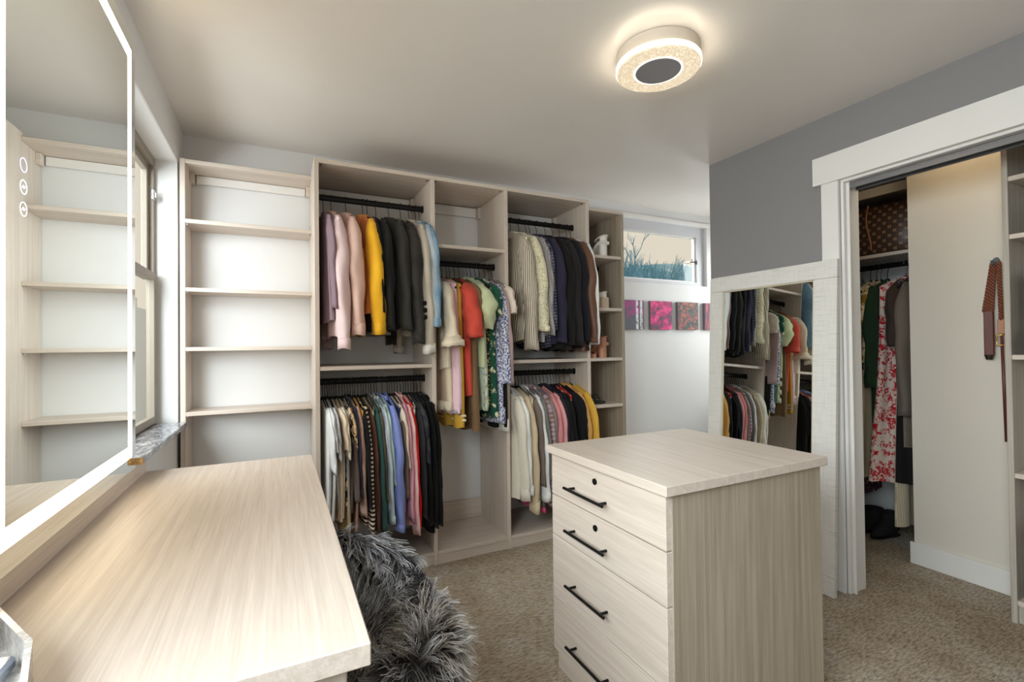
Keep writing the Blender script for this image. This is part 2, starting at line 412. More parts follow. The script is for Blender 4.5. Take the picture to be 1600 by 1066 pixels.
# ------------------------------------------------------------ shelving units along the back wall
YF, YB, TOP = 2.57, 2.995, 2.19
def board(root, name, x0, x1, y0, y1, z0, z1, mat): return box(name, x0, x1, y0, y1, z0, z1, mat, root)
def rod(root, x0, x1, z, y=2.73):
    px, py, pz = root.location; n = 14
    prof = [(.0075*math.cos(2*PI*k/n), .0165*math.sin(2*PI*k/n)) for k in range(n)]
    o = B().rings([[(x-px, y-py+p, z-pz+q) for p, q in prof] for x in (x0, x1)]).build('hanging_rod', BLACK, root); smooth_by_angle(o)
    for xa, xb in ((x0, x0+.008), (x1-.008, x1)):
        prof2 = [(.013*math.cos(2*PI*k/n), .022*math.sin(2*PI*k/n)) for k in range(n)]
        smooth_by_angle(B().rings([[(x-px, y-py+p, z-pz+q) for p, q in prof2] for x in (xa, xb)]).build('rod_socket', BLACK, o))
# open bookshelf
t = thing('bookcase', 'empty pale bookcase with five thin shelves beside the window jamb', 'bookcase', (-.13, 2.9, 0))
board(t, 'side_panel', -.432, -.409, 2.80, YB, 0, 2.172, WZ)
board(t, 'top_panel', -.409, .1665, 2.80, YB, 2.150, 2.170, WX)
for z in (1.872, 1.531, 1.235, .913): 
    s = board(t, 'shelf', -.409, .1665, 2.80, YB, z-.02, z, WX)
    for x in (-.404, .160):
        B().tube([(x+.13, -.085, z-.023), (x+.13, -.078, z-.023)], .0035, 8).build('shelf_pin', CHROME, s)
board(t, 'cleat', -.385, .145, 2.975, YB, 2.105, 2.148, TRIM)
for x in (-.409, .148):
    board(t, 'cleat_bracket', x, x+.0185, 2.935, 2.975, 2.095, 2.149, WX)
# three hanging bays (24, 18 and 22 inches) and the shoe tower
D = [0.1665, .189, .774, .797, 1.2325, 1.255, 1.8325, 1.8555]
def bay(name, label, x0, x1, left, right, shelves, rods):
    t = thing(name, label, 'closet unit', ((x0+x1)/2, 2.78, 0))
    if left: board(t, 'side_panel', left[0], left[1], YF, YB, 0, TOP-.022, WZ)
    if right: board(t, 'side_panel', right[0], right[1], YF, YB, 0, TOP-.022, WZ)
    lx = left[0] if left else x0; rx = right[1] if right else x1
    tp = board(t, 'top_panel', lx, rx, YF, YB, TOP-.022, TOP, WX)
    for x in (x0+.012, x1-.012):
        smooth_by_angle(B().cyl((x-t.location.x, YF+.03-t.location.y), .006, .006, TOP-.0245, TOP-.022, 12).build('cam_cap', STEEL, tp))
    board(t, 'bottom_panel', x0, x1, YF, YB, .055, .076, WX)
    board(t, 'kick_board', lx if left else x0, x1, YF+.006, YF+.022, 0, .055, WX)
    board(t, 'cleat', x0+.02, x1-.02, 2.975, YB, 2.10, 2.16, TRIM)
    for x in (x0, x1-.018): board(t, 'cleat_bracket', x, x+.018, 2.935, 2.975, 2.085, 2.160, WX)
    for z in shelves: board(t, 'shelf', x0, x1, YF+.002, YB, z-.021, z, WX)
    for z in rods: rod(t, x0, x1, z)
    return t
bay('hanging_bay', 'tall double rod closet bay holding jackets above and tight-packed tops below', D[1], D[2], (D[0], D[1]), (D[2], D[3]), [1.128], [2.038, 1.041])
t2 = bay('hanging_bay', 'narrow single rod closet bay of dresses under an empty cubby', D[3], D[4], None, (D[4], D[5]), [1.808], [1.724])
board(t2, 'back_rail', D[3], D[4], 2.978, YB, .076, .20, WX)
bay('hanging_bay', 'double rod closet bay holding dark blazers above and knitwear below', D[5], D[6], None, (D[6], D[7]), [1.137], [2.036, 1.046])
t = thing('shoe_tower', 'slim open shoe tower with sandals at end of closet wall', 'shelf unit', (2.0, 2.78, 0))
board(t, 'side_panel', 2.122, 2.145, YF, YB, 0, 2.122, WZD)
board(t, 'top_panel', 1.8560, 2.145, YF, YB, 2.122, 2.142, WX)
for z in (1.831, 1.475, 1.137, .822, .45): board(t, 'shelf', 1.8560, 2.122, YF+.002, YB, z-.021, z, WX)
board(t, 'bottom_panel', 1.8560, 2.122, YF, YB, .055, .076, WX)
board(t, 'kick_board', 1.8560, 2.122, YF+.006, YF+.022, 0, .055, WX)
board(t, 'cleat_bracket', 1.8565, 1.875, 2.935, 2.975, 2.035, 2.11, WX)
t = thing('valet_rod', 'short black pull-out rod fixed inside the shoe tower', 'rod', (1.856, 2.62, 1.742))
smooth_by_angle(B().tube([(0, 0, 0), (.095, 0, 0)], .008, 14).build('bar', BLACK, t))
smooth_by_angle(B().tube([(.095, 0, 0), (.103, 0, 0)], .016, 16).build('end_cap', BLACK, t))
smooth_by_angle(B().tube([(0, 0, 0), (.006, 0, 0)], .017, 16).build('base_plate', BLACK, t))

# ------------------------------------------------------------ island of drawers
IX0, IX1, IY0, IY1, IZ = .926, 1.648, .951, 1.580, .84
t = thing('drawer_island', 'freestanding light wood drawer island with four black bar handles', 'drawers', ((IX0+IX1)/2, (IY0+IY1)/2, 0))
box('worktop', IX0, IX1, IY0, IY1, IZ-.029, IZ, WY, t, .002)
bx0, bx1, by0, by1 = IX0+.036, IX1-.018, IY0+.016, IY1-.012
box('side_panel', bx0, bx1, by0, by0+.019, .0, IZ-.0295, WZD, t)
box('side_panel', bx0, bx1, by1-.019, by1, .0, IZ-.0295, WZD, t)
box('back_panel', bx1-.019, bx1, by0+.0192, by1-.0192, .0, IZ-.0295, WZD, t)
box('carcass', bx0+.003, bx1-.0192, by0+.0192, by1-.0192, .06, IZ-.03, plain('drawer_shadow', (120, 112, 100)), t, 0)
box('kick_board', IX0+.024, bx0+.02, by0+.0192, by1-.0192, 0, .0595, WY, t)
zs = [.808, .655, .503, .278, .065]
def bar_handle(parent, x, y, z, half):
    px, py, pz = 0, 0, 0
    b = B().tube([(x, y-half, z), (x, y+half, z)], .0052, 12)
    h = smooth_by_angle(b.build('handle', BLACK, parent))
    for s in (-1, 1):
        smooth_by_angle(B().tube([(x, y+s*(half-.022), z), (x+.030, y+s*(half-.022), z)], .0046, 10).build('handle_post', BLACK, h))
for i in range(4):
    z1, z0 = zs[i]-.002, zs[i+1]+.002
    dr = box('drawer', IX0+.015, bx0+.0028, by0+.003, by1-.003, z0, z1, WY, t)
    hz = (.714, .562, .366, .150)[i]
    bar_handle(dr, IX0+.015-.032-t.location.x, 1.321-t.location.y, hz, .112)
    if i < 2:
        lz = (.768, .614)[i]
        L = B().tube([(IX0+.0155-t.location.x, 1.289-t.location.y, lz), (IX0+.011-t.location.x, 1.289-t.location.y, lz)], .0105, 20).build('lock', BLACK, dr)
        smooth_by_angle(L); B().box(IX0+.0100-t.location.x, IX0+.0112-t.location.x, 1.2885-t.location.y, 1.2895-t.location.y, lz-.005, lz+.005, 0).build('keyhole', CHROME, L)

# ------------------------------------------------------------ vanity and lit mirror
t = thing('vanity_table', 'long light wood vanity counter under the lit mirror', 'vanity', (-.16, 1.436, 0))
box('worktop', -.445, .123, .733, 2.14, .745, .78, WY, t, .002)
box('end_panel', -.44, .092, .765, .785, 0, .7448, WZ, t)
box('end_panel', -.44, .092, 2.09, 2.11, 0, .7448, WZ, t)
box('back_rail', -.44, -.42, .7852, 2.0898, .45, .7448, WX, t)
struct(box('trim_9', -.445, -.431, .733, 2.135, .7802, .836, WY))
MY0, MY1, MZ0, MZ1 = 1.030, 1.937, .8375, 2.232
t = thing('lighted_mirror', 'large vanity mirror with glowing white border strip and touch buttons', 'mirror', (-.432, (MY0+MY1)/2, MZ0))
hy, hh = (MY1-MY0)/2, MZ1-MZ0
EDGE = plain('mirror_edge', (190, 198, 188), .2)
B().box(-.013, .0108, -hy, hy, 0, hh, .001).build('back_plate', EDGE, t)
def sheet(name, x, y0, y1, z0, z1, mat, par):
    return mesh_obj(name, [(x, y0, z0), (x, y1, z0), (x, y1, z1), (x, y0, z1)], [(0, 1, 2, 3)], mat, par)
a, bnd = .044, .037
LED = emit_mat('led_strip', (1.0, .85, .60), 7.0)
B().box(.0110, .0118, -hy+.001, hy-.001, .001, hh-.001, 0).build('mirror_glass', MIR, t)
fr = B()
for (p, q, r, s) in ((-hy+a, -hy+a+bnd, a, hh-a), (hy-a-bnd, hy-a, a, hh-a), (-hy+a+bnd, hy-a-bnd, a, a+bnd), (-hy+a+bnd, hy-a-bnd, hh-a-bnd, hh-a)):
    fr.box(.0119, .0124, p, q, r, s, 0)
fr.build('light_strip', LED, t)
ICON = emit_mat('touch_icon', (.86, .90, 1.0), 1.6); ICONB = emit_mat('touch_icon_blue', (.45, .42, 1.0), 1.6)
for k in range(3):
    n = 28; cy, cz = 1.178-(MY0+MY1)/2, 1.566-MZ0-.041*k
    bb = B()
    for r in (.0135,):
        bb.rings([[(.0121, cy+q*math.cos(2*PI*j/n), cz+q*math.sin(2*PI*j/n)) for j in range(n)] for q in (r, r-.0016)], True, False, False)
    bt = bb.build('touch_button', ICONB if k == 0 else ICON, t)
    if k: B().tube([(.0121, cy-.005, cz-.002), (.0121, cy-.001, cz+.003), (.0121, cy+.002, cz-.002), (.0121, cy+.006, cz+.002)], .0007, 5).build('icon_glyph', ICON, bt)
# marble tray on the counter
poly = [(-.432, .98), (-.405, 1.035), (-.300, .868), (-.262, .742), (-.330, .640), (-.432, .66)]
cx, cy = sum(p[0] for p in poly)/6, sum(p[1] for p in poly)/6
t = thing('vanity_tray', 'white marble six-sided tray box on the vanity counter', 'tray', (cx, cy, .7803))
P = [(p[0]-cx, p[1]-cy) for p in poly]
def ins(k): return [(x*(1-k), y*(1-k)) for x, y in P]
n = 6
rg = [[(x, y, z) for x, y in ins(k)] for k, z in ((0, 0), (0, .05), (.10, .05), (.10, .010))]
B().rings(rg, True, True, True).build('tray_body', MARBLE, t)
B().box(-.05, .04, -.12, .06, .011, .03, .004).build('tray_insert', plain('mirror_insert', (170, 180, 196), .1, .8), t)

# ------------------------------------------------------------ ceiling lamp
def acrylic():
    m, nt, b = new_mat('bubble_acrylic_lit')
    v = N(nt, 'ShaderNodeTexVoronoi'); v.inputs['Scale'].default_value = 110; nt.links.new(objco(nt), v.inputs['Vector'])
    b.inputs['Base Color'].default_value = (.75, .7, .6, 1); b.inputs['Roughness'].default_value = .15
    c = ramp(nt, v.outputs['Distance'], [(.08, (1.5, 1.35, 1.0)), (.25, (.95, .78, .52)), (.6, (.62, .48, .30))])
    nt.links.new(c, b.inputs['Emission Color']); b.inputs['Emission Strength'].default_value = .55
    return m
t = thing('ceiling_lamp', 'round warm-lit acrylic ring ceiling lamp with grey centre disc', 'lamp', (1.338, 1.385, 2.292))
smooth_by_angle(B().lathe((0, 0), [(.150, .0235), (.1575, .0245), (.1575, .0715), (.15, .0725)], 64).build('canopy', paint('lamp_canopy_beige', (214, 202, 186), .5), t))
smooth_by_angle(B().lathe((0, 0), [(.088, .0), (.154, .0), (.158, .003), (.158, .006), (.154, .0062), (.088, .0062)], 64).build('acrylic_ring', acrylic(), t))
smooth_by_angle(B().lathe((0, 0), [(.150, .0065), (.160, .0065), (.160, .023), (.150, .023)], 64).build('lit_rim', emit_mat('lamp_rim', (1.0, .87, .66), 8.0), t))
smooth_by_angle(B().lathe((0, 0), [(.087, -.001), (.093, -.001), (.093, .004), (.087, .004)], 64).build('lit_inner_ring', emit_mat('lamp_inner', (1.0, .9, .7), 1.6), t))
smooth_by_angle(B().lathe((0, 0), [(.02, -.003), (.084, -.003), (.086, -.001), (.086, .03), (.02, .03)], 64).build('centre_disc', plain('lamp_disc_grey', (150, 150, 152), .35, .3), t))

# ------------------------------------------------------------ leaning floor mirror
ang = math.atan2(.075, 1.63); LH, LY0, LY1 = 1.632, 1.347, 2.098
t = thing('floor_mirror', 'tall floor mirror in rough whitewashed wood frame leaning beside closet opening', 'mirror', (2.362, (LY0+LY1)/2, .001))
t.rotation_euler = (0, ang, 0)
q = (LY1-LY0)/2; fwid = .098
for nm, (p0, p1, r0, r1) in (('frame_rail', (-q, q, LH-fwid*.92, LH)), ('frame_rail', (-q, q, 0, fwid*.92)), ('frame_stile', (-q, -q+fwid+.014, fwid*.92, LH-fwid*.92)), ('frame_stile', (q-fwid+.008, q, fwid*.92, LH-fwid*.92))):
    B().box(0, .024, p0, p1, r0+.0004, r1-.0004, .002).build(nm, WASH, t)
B().box(.012, .016, -q+fwid, q-fwid+.02, fwid*.9, LH-fwid*.9, 0).build('mirror_glass', MIR, t)
bd = B(); y0, y1, z0, z1 = -q+fwid+.014, q-fwid+.008, fwid*.92, LH-fwid*.92
for (p0, p1, r0, r1) in ((y0, y0+.007, z0, z1), (y1-.007, y1, z0, z1), (y0, y1, z0, z0+.007), (y0, y1, z1-.007, z1)): bd.box(.005, .012, p0, p1, r0, r1, .001)
bd.build('inner_bead', plain('bead_cream', (206, 198, 172), .4), t)

# ------------------------------------------------------------ canvases
def canvas_mat(k):
    m, nt, b = new_mat('canvas_print_%s' % ('birch', 'blossom', 'leaves', 'trunk')[k])
    v = objco(nt); b.inputs['Roughness'].default_value = .6
    if k == 0:
        n = noise(nt, v, 16, 4); c = ramp(nt, n.outputs['Fac'], [(.42, lin((92, 92, 108))), (.6, lin((176, 58, 140)))])
        sp = N(nt, 'ShaderNodeSeparateXYZ'); nt.links.new(v, sp.inputs[0])
        hz = N(nt, 'ShaderNodeMapRange'); hz.inputs[1].default_value = .08; hz.inputs[2].default_value = .14; nt.links.new(sp.outputs[2], hz.inputs[0])
        c = mix(nt, hz.outputs[0], lin((96, 98, 110)), c)
        tk = ramp(nt, sp.outputs[0], [(0, (0, 0, 0)), (.031, (0, 0, 0)), (.034, (1, 1, 1)), (.056, (1, 1, 1)), (.059, (0, 0, 0)), (.074, (0, 0, 0)), (.077, (1, 1, 1)), (.098, (1, 1, 1)), (.101, (0, 0, 0))], 'LINEAR')
        bk = noise(nt, objco(nt, (60, 1, 25)), 1, 3); bark = ramp(nt, bk.outputs['Fac'], [(.35, lin((70, 70, 74))), (.5, lin((232, 232, 232)))])
        c = mix(nt, tk, c, bark)
    elif k == 1:
        n = noise(nt, v, 15, 5, .6); c = ramp(nt, n.outputs['Fac'], [(.40, lin((66, 64, 80))), (.48, lin((150, 30, 96))), (.56, lin((226, 34, 120))), (.68, lin((244, 96, 160)))])
    elif k == 2:
        n = noise(nt, v, 26, 5, .7); c = ramp(nt, n.outputs['Fac'], [(.38, lin((34, 44, 46))), (.48, lin((70, 74, 62))), (.53, lin((92, 70, 60))), (.57, lin((200, 60, 80))), (.63, lin((120, 100, 66))), (.72, lin((222, 190, 60)))])
    else:
        n = noise(nt, objco(nt, (60, 1, 5)), 1, 4); c = ramp(nt, n.outputs['Fac'], [(.4, lin((48, 44, 66))), (.5, lin((128, 40, 62))), (.62, lin((214, 96, 110)))])
    nt.links.new(c, b.inputs['Base Color']); return m
for k, (x0, x1, lb) in enumerate(((2.445, 2.681, 'canvas print of white birch trunks in purple forest'), (2.751, 2.987, 'canvas print of bright magenta blossoms'),
                                  (3.055, 3.297, 'canvas print of red and yellow leaves over dark foliage'), (3.377, 3.613, 'dark red canvas print half hidden beside the leaning mirror'))):
    t = thing('canvas_print', lb, 'canvas', ((x0+x1)/2, 2.985, 1.347), group='canvases in a row under the alcove window')
    h = (x1-x0)/2
    B().box(-h, h, -.012, .0148, 0, .238, .002).build('canvas_wrap', plain('canvas_edge', (120, 110, 118)), t)
    B().box(-h+.001, h-.001, -.0135, -.0125, .001, .237, 0).build('picture', canvas_mat(k), t)

# ------------------------------------------------------------ hangers
def hanger_meshes():
    b = B(); pr = []
    for s in (-1, 1):
        pts = [(0, 0, -.004)] + [(0, s*.182*u, -.004-.078*u**1.1) for u in (.2, .45, .7, .9, 1.0)] + [(0, s*.178, -.092)]
        b.tube(pts, [.008, .0075, .007, .0065, .006, .006, .005], 6, True, .42)
    b.tube([(0, -.178, -.093), (0, 0, -.094), (0, .178, -.093)], .0042, 6, True, .6)
    o = b.build('hanger_body', VELVET)
    h = B(); pts = [(0, 0, -.004), (0, 0, .03), (0, .004, .045)]
    cz = .077
    pts += [(0, .020*math.sin(a), cz-.020*math.cos(a)) for a in [PI*k/9 for k in range(4, 15)]]
    h.tube(pts, .0019, 6)
    k = h.build('hook', STEEL)
    for q in (o, k):
        for p in q.data.polygons: p.use_smooth = True
    m = o.data, k.data
    bpy.data.objects.remove(o); bpy.data.objects.remove(k)
    return m
HB, HK = hanger_meshes()
def hanger(loc, rz, label, group, chrome=False):
    t = thing('clothes_hanger', label, 'hanger', loc, rz, group)
    for nm, me in (('hanger_body', HB), ('hook', HK)):
        o = bpy.data.objects.new(nm, me); COL.objects.link(o); o.parent = t
        if chrome and nm == 'hook':
            o.data = me.copy(); o.data.materials[0] = CHROME
    return t

# ------------------------------------------------------------ garments
# local frame: x along the rod, -y towards the room, origin at the hanger's apex
def body_mesh(L, w, tx, flare, seed, neck=.03, amp=.006, strap=False, top=0.0, drop=.42, bell=0.0, hemwave=.006):
    r = random.Random(seed); ny, ns = 25, 18
    k1, k2, p1, p2 = r.uniform(5, 9), r.uniform(11, 16), r.uniform(0, 6), r.uniform(0, 6)
    sk = r.uniform(-.02, .02)
    def row(s, side):
        out = []
        for j in range(ny):
            a = math.sin(PI/2*(-1+2*j/(ny-1)))
            W = w*(1-.05*math.sin(PI*min(1, s*1.3))) + flare*s + bell*max(0, s-.6)*2.5
            y = a*W; y0 = a*w
            zt = top+.014-drop*abs(y0)
            if abs(y0) < .050: zt = min(zt, top+.010-drop*.050 - neck*(1-(y0/.050)**2)*(1 if side > 0 else .6))
            zb = -L + hemwave*math.sin(a*k1+p2) - .01*(1-abs(a))
            z = zt+(zb-zt)*s
            th = (tx*(.28+.72*min(1, s/.18)) + .0065*(1-min(1, s/.2)))*max(0, 1-abs(a)**3.5)**.5 + .0025
            d = amp*min(1, s*1.6)**.8*(math.sin(a*k1+p1+s*1.7)+.6*math.sin(a*k2+p2-s*2.2)) + sk*s*s
            e = amp*.5*math.sin(a*k2*1.3+p1*2+side)*s
            out.append((side*th+d+side*abs(e), y, z))
        return out
    v, f = [], []
    S = [0, .025, .06] + [.06+.94*(k/(ns-3)) for k in range(1, ns-2)]
    n = len(S)
    for side in (1, -1):
        for s in S: v += row(s, side)
    for q in (0, 1):
        for i in range(n-1):
            for j in range(ny-1):
                k = q*n*ny+i*ny+j; f.append((k, k+1, k+ny+1, k+ny))
    for i in range(n-1):
        for j in (0, ny-1):
            k = i*ny+j; m = n*ny+k; f.append((k, k+ny, m+ny, m))
    return v, f
def sleeve_mesh(sgn, w, Ls, rx, ry0, ry1, seed, drop=.42, puff=0, out=.03, bell=0, wr=1.0, lean=0):
    r = random.Random(seed+sgn); n, m = 18, 20
    p1, p2, p3 = (r.uniform(0, 6) for _ in range(3)); rings = []
    zs = .010-drop*(w-.02)
    for i in range(m):
        t = i/(m-1)
        cy = w-.045+out*math.sin(PI/2*min(1, t*2.2)) + .022*t
        z = zs+.012 - Ls*t
        dome = min(1, .18+t*5.5)**.6
        ry = (ry0+(ry1-ry0)*t)*dome; rr = rx*(1.06-.26*t)*dome
        if puff: q = math.sin(PI*min(1, t*1.02))**.7; ry = (.03+puff*q)*dome; rr = (rx*.55+rx*.75*q)*dome
        if bell and t > .62: k = (t-.62)/.38; ry += bell*k*k; rr += bell*.7*k*k
        ring = []
        for j in range(n):
            th = 2*PI*j/n
            wv = 1+wr*(.09*math.sin(3*th+7*t+p1)+.08*math.sin(2*th-13*t+p2)+.05*math.sin(25*t+p3+2*th))*min(1, t*3)
            ring.append((rr*math.cos(th)*wv+lean*t, sgn*(cy+ry*math.sin(th)*wv), z+.004*math.sin(th*2+p1)*(t == 1)))
        rings.append(ring)
    last = rings[-1]; cx = sum(p[0] for p in last)/n; cyy = sum(p[1] for p in last)/n
    for k, dz in ((.86, .002), (.82, .05)): rings.append([(cx+(p[0]-cx)*k, cyy+(p[1]-cyy)*k, p[2]+dz) for p in last])
    b = B().rings(rings, True, True, True); return b.v, b.f, rings
def ring_band(rings_end, grow, h, z_up=0.0, flare=0, scallop=0):
    n = len(rings_end); cx = sum(p[0] for p in rings_end)/n; cy = sum(p[1] for p in rings_end)/n
    def sc_(k, dz, sl=0): return [(cx+(p[0]-cx)*k, cy+(p[1]-cy)*k, p[2]+dz-(sl*(j % 2))) for j, p in enumerate(rings_end)]
    b = B(); b.rings([sc_(.9, z_up+h), sc_(1+grow, z_up+h), sc_(1+grow+flare, z_up, scallop), sc_(.9+flare, z_up, scallop)], True, False, False)
    return b
def collar_mesh(tx, h=.035, ry=.066, flare=1.35, stand=True):
    n = 20; b = B(); rx = max(.012, tx*.75); rg = []
    for k, z in ((.92, -.045), (1.0, -.006), (1.04, .002), (1.12, -.004), (flare, -h-.012)):
        rg.append([(rx*k*math.cos(2*PI*j/n), ry*k*math.sin(2*PI*j/n), z-.016*abs(math.sin(2*PI*j/n))+.006) for j in range(n)])
    return b.rings(rg, True, False, False)
GN = [0]; USED = set()
def garment(name, label, cat, x, rodspec, zbot, mat, w=.198, tx=.02, flare=0, neck=.03, sl=None, zsl=None, rx=.03, ry=(.06, .045), smat=None,
            collar=None, cuff=None, puff=0, bell=0, group=None, amp=.006, bare=False, cuffmat=None, hem=None, buttons=False, tilt=None, out=.045, lean=.016, drop=.42, skirt=0, cmat=None, chrome=False):
    """one garment with its parts plus the hanger that carries it"""
    GN[0] += 1; seed = GN[0]*17
    rname, axis, rodpos, rodz, rlabel = rodspec
    za = rodz-.078
    r = random.Random(seed)
    if axis == 'x': loc = (x, rodpos, za); rz = r.uniform(.06, .15)
    else: loc = (rodpos, x, za); rz = -PI/2+r.uniform(-.05, .05)
    if tilt is not None: rz += tilt
    short = label.split(' with ')[0].split(' on the ')[0].split(' in the ')[0].split(' hung ')[0].split(' at the ')[0].split(' fading ')[0].split(' behind ')[0]
    if short in USED: short = ' '.join(label.split()[:10])
    USED.add(short)
    if len(label.split()) < 6: label += ' on the '+rlabel
    hanger(loc, rz, 'thin black hanger carrying the '+short, 'hangers on the '+rlabel, chrome)
    if bare: return None
    t = thing(name, label, cat, loc, rz, group or 'clothes on the '+rlabel)
    L = za-zbot
    v, f = body_mesh(L, w, tx, flare, seed, neck, amp, drop=drop, bell=skirt)
    girth(mesh_obj('body', v, f, mat, t, True), [p[1] for p in v])
    if zsl is not None:
        zs0 = .010-drop*(w-.02)+.012
        Ls = (za+zs0)-zsl
        for sgn in (-1, 1):
            sv, sf, rg = sleeve_mesh(sgn, w, Ls, rx, ry[0], ry[1], seed, drop, puff, out, bell, lean=lean)
            so = girth(mesh_obj('sleeve', sv, sf, smat or mat, t, True), [.30*(k % 18)/18 for k in range(len(sv))])
            if cuff:
                cb = ring_band(rg[-3], .10, cuff, -.002, .0 if not bell else .05, .006 if bell else 0); co = cb.build('cuff', cuffmat or smat or mat, so, True)
                if buttons and sgn < 0:
                    p = rg[-3][13]; B().tube([(p[0]-.004, p[1]-.005, p[2]+cuff*.5), (p[0]-.004, p[1]-.008, p[2]+cuff*.5)], .005, 10).build('button', WHITEP, so)
    if collar: collar_mesh(tx, collar).build('collar', cmat or mat, t, True)
    if hem:
        for (zo, hh, hm, sc_) in hem:
            n = 40; W = w+flare+skirt*.9+.002; rg = []
            for k, z in ((.99, zo+hh), (1.03, zo+hh), (1.05, zo), (.99, zo)):
                rg.append([((tx*1.12+.006)*k*math.cos(2*PI*j/n)+amp*math.sin(j*.9+seed), W*k*math.sin(2*PI*j/n), z-L-(sc_*(j % 2) if z == zo else 0)) for j in range(n)])
            B().rings(rg, True, False, False).build('hem_band', hm, t, True)
    return t
Rod1U = ('b1u', 'x', 2.73, 2.038, 'upper rod of the first bay'); Rod1L = ('b1l', 'x', 2.73, 1.041, 'lower rod of the first bay')
Rod2 = ('b2', 'x', 2.73, 1.724, 'narrow bay rod'); Rod3U = ('b3u', 'x', 2.73, 2.036, 'upper rod beside the shoe tower')
Rod3L = ('b3l', 'x', 2.73, 1.046, 'lower rod beside the shoe tower'); RodN = ('n', 'y', 3.43, 1.700, 'rod inside the closet')
F = fabric
# --- upper rod, first bay
g = garment
g('blouse', 'dusty mauve blouse with a denim trim against the bookcase panel', 'blouse', .222, Rod1U, 1.36, F('mauve', (142, 118, 130)), w=.185, tx=.016, zsl=1.42, rx=.018, ry=(.05, .04))
g('shirt', 'pale pink long-sleeved shirt with buttoned cuff', 'shirt', .262, Rod1U, 1.285, F('pale_pink', (232, 207, 208)), tx=.032, zsl=1.219, rx=.038, ry=(.06, .045), cuff=.055, buttons=True, collar=.04, cmat=F('pale_pink_lining', (222, 186, 170)))
g('sweatshirt', 'blush pink sweatshirt with ribbed cuffs', 'sweatshirt', .338, Rod1U, 1.33, F('blush', (224, 190, 178)), tx=.036, zsl=1.288, rx=.037, ry=(.062, .046), cuff=.06, collar=.05)
MU = F('mustard_sleeve_lit', (246, 186, 44)); RU = F('mustard_body_shaded', (204, 122, 66))  # one mustard jacket: body coloured orange as shaded, sleeves yellow as lit
jk = g('jacket', 'mustard corduroy jacket with shade coloured orange into its body, and flap pocket', 'jacket', .428, Rod1U, 1.405, RU, tx=.04, zsl=1.293, rx=.04, ry=(.07, .05), smat=MU, cuff=.06, collar=.075, cmat=F('jacket_trim_orange', (224, 148, 84)))
B().box(-.050, -.040, -.17, -.06, -.30, -.215, .004).build('pocket_flap', F('jacket_trim_orange', (224, 148, 84)), jk)
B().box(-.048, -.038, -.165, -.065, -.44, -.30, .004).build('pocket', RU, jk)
g('jacket', 'black zip jacket hung behind the mustard corduroy one', 'jacket', .452, Rod1U, 1.305, F('black_cotton', (24, 23, 24)), tx=.03, zsl=1.40, rx=.02)
g('jacket', 'plain black jacket with a grey lining hem', 'jacket', .500, Rod1U, 1.31, F('black_twill', (32, 31, 31)), tx=.032, zsl=1.31, rx=.028, hem=[(-.02, .03, F('grey_lining', (142, 138, 132)), 0)])
g('jacket', 'dark olive charcoal field jacket', 'jacket', .572, Rod1U, 1.34, F('olive_charcoal', (54, 53, 48)), tx=.034, zsl=1.31, rx=.032, collar=.04)
g('jacket', 'washed black denim jacket with turned cuff', 'jacket', .640, Rod1U, 1.33, F('black_denim', (44, 41, 40), 'denim', (60, 57, 55)), tx=.034, zsl=1.242, rx=.038, ry=(.066, .05), cuff=.045, collar=.045, cmat=F('sherpa_grey', (128, 122, 112)))
sw = g('sweatshirt', 'oatmeal grey sweatshirt with black sleeve stripes and white cuff', 'sweatshirt', .690, Rod1U, 1.30, F('oatmeal', (198, 188, 172)), tx=.032, zsl=1.19, rx=.034, ry=(.064, .046), cuff=.05, cuffmat=F('white_rib', (226, 222, 214)), collar=.05)
for k in range(3): B().box(-.040, .040, -.248, -.175, -.50-.038*k-.012, -.50-.038*k+.012, .004).build('sleeve_stripe', F('black_cotton', (24, 23, 24)), sw)
g('shirt', 'pale grey-blue chambray shirt with rolled cuff', 'shirt', .728, Rod1U, 1.40, F('chambray', (158, 174, 186), 'denim', (182, 194, 202)), tx=.028, zsl=1.335, rx=.034, ry=(.062, .048), cuff=.05, cuffmat=F('blue_denim_l', (120, 156, 188), 'denim', (160, 186, 206)), collar=.05)
g('jacket', 'mid blue denim jacket next to the bay divider', 'jacket', .750, Rod1U, 1.42, F('blue_denim', (98, 142, 176), 'denim', (132, 168, 194)), w=.195, tx=.02, zsl=1.34, rx=.024, ry=(.068, .05), cuff=.04, collar=.05)
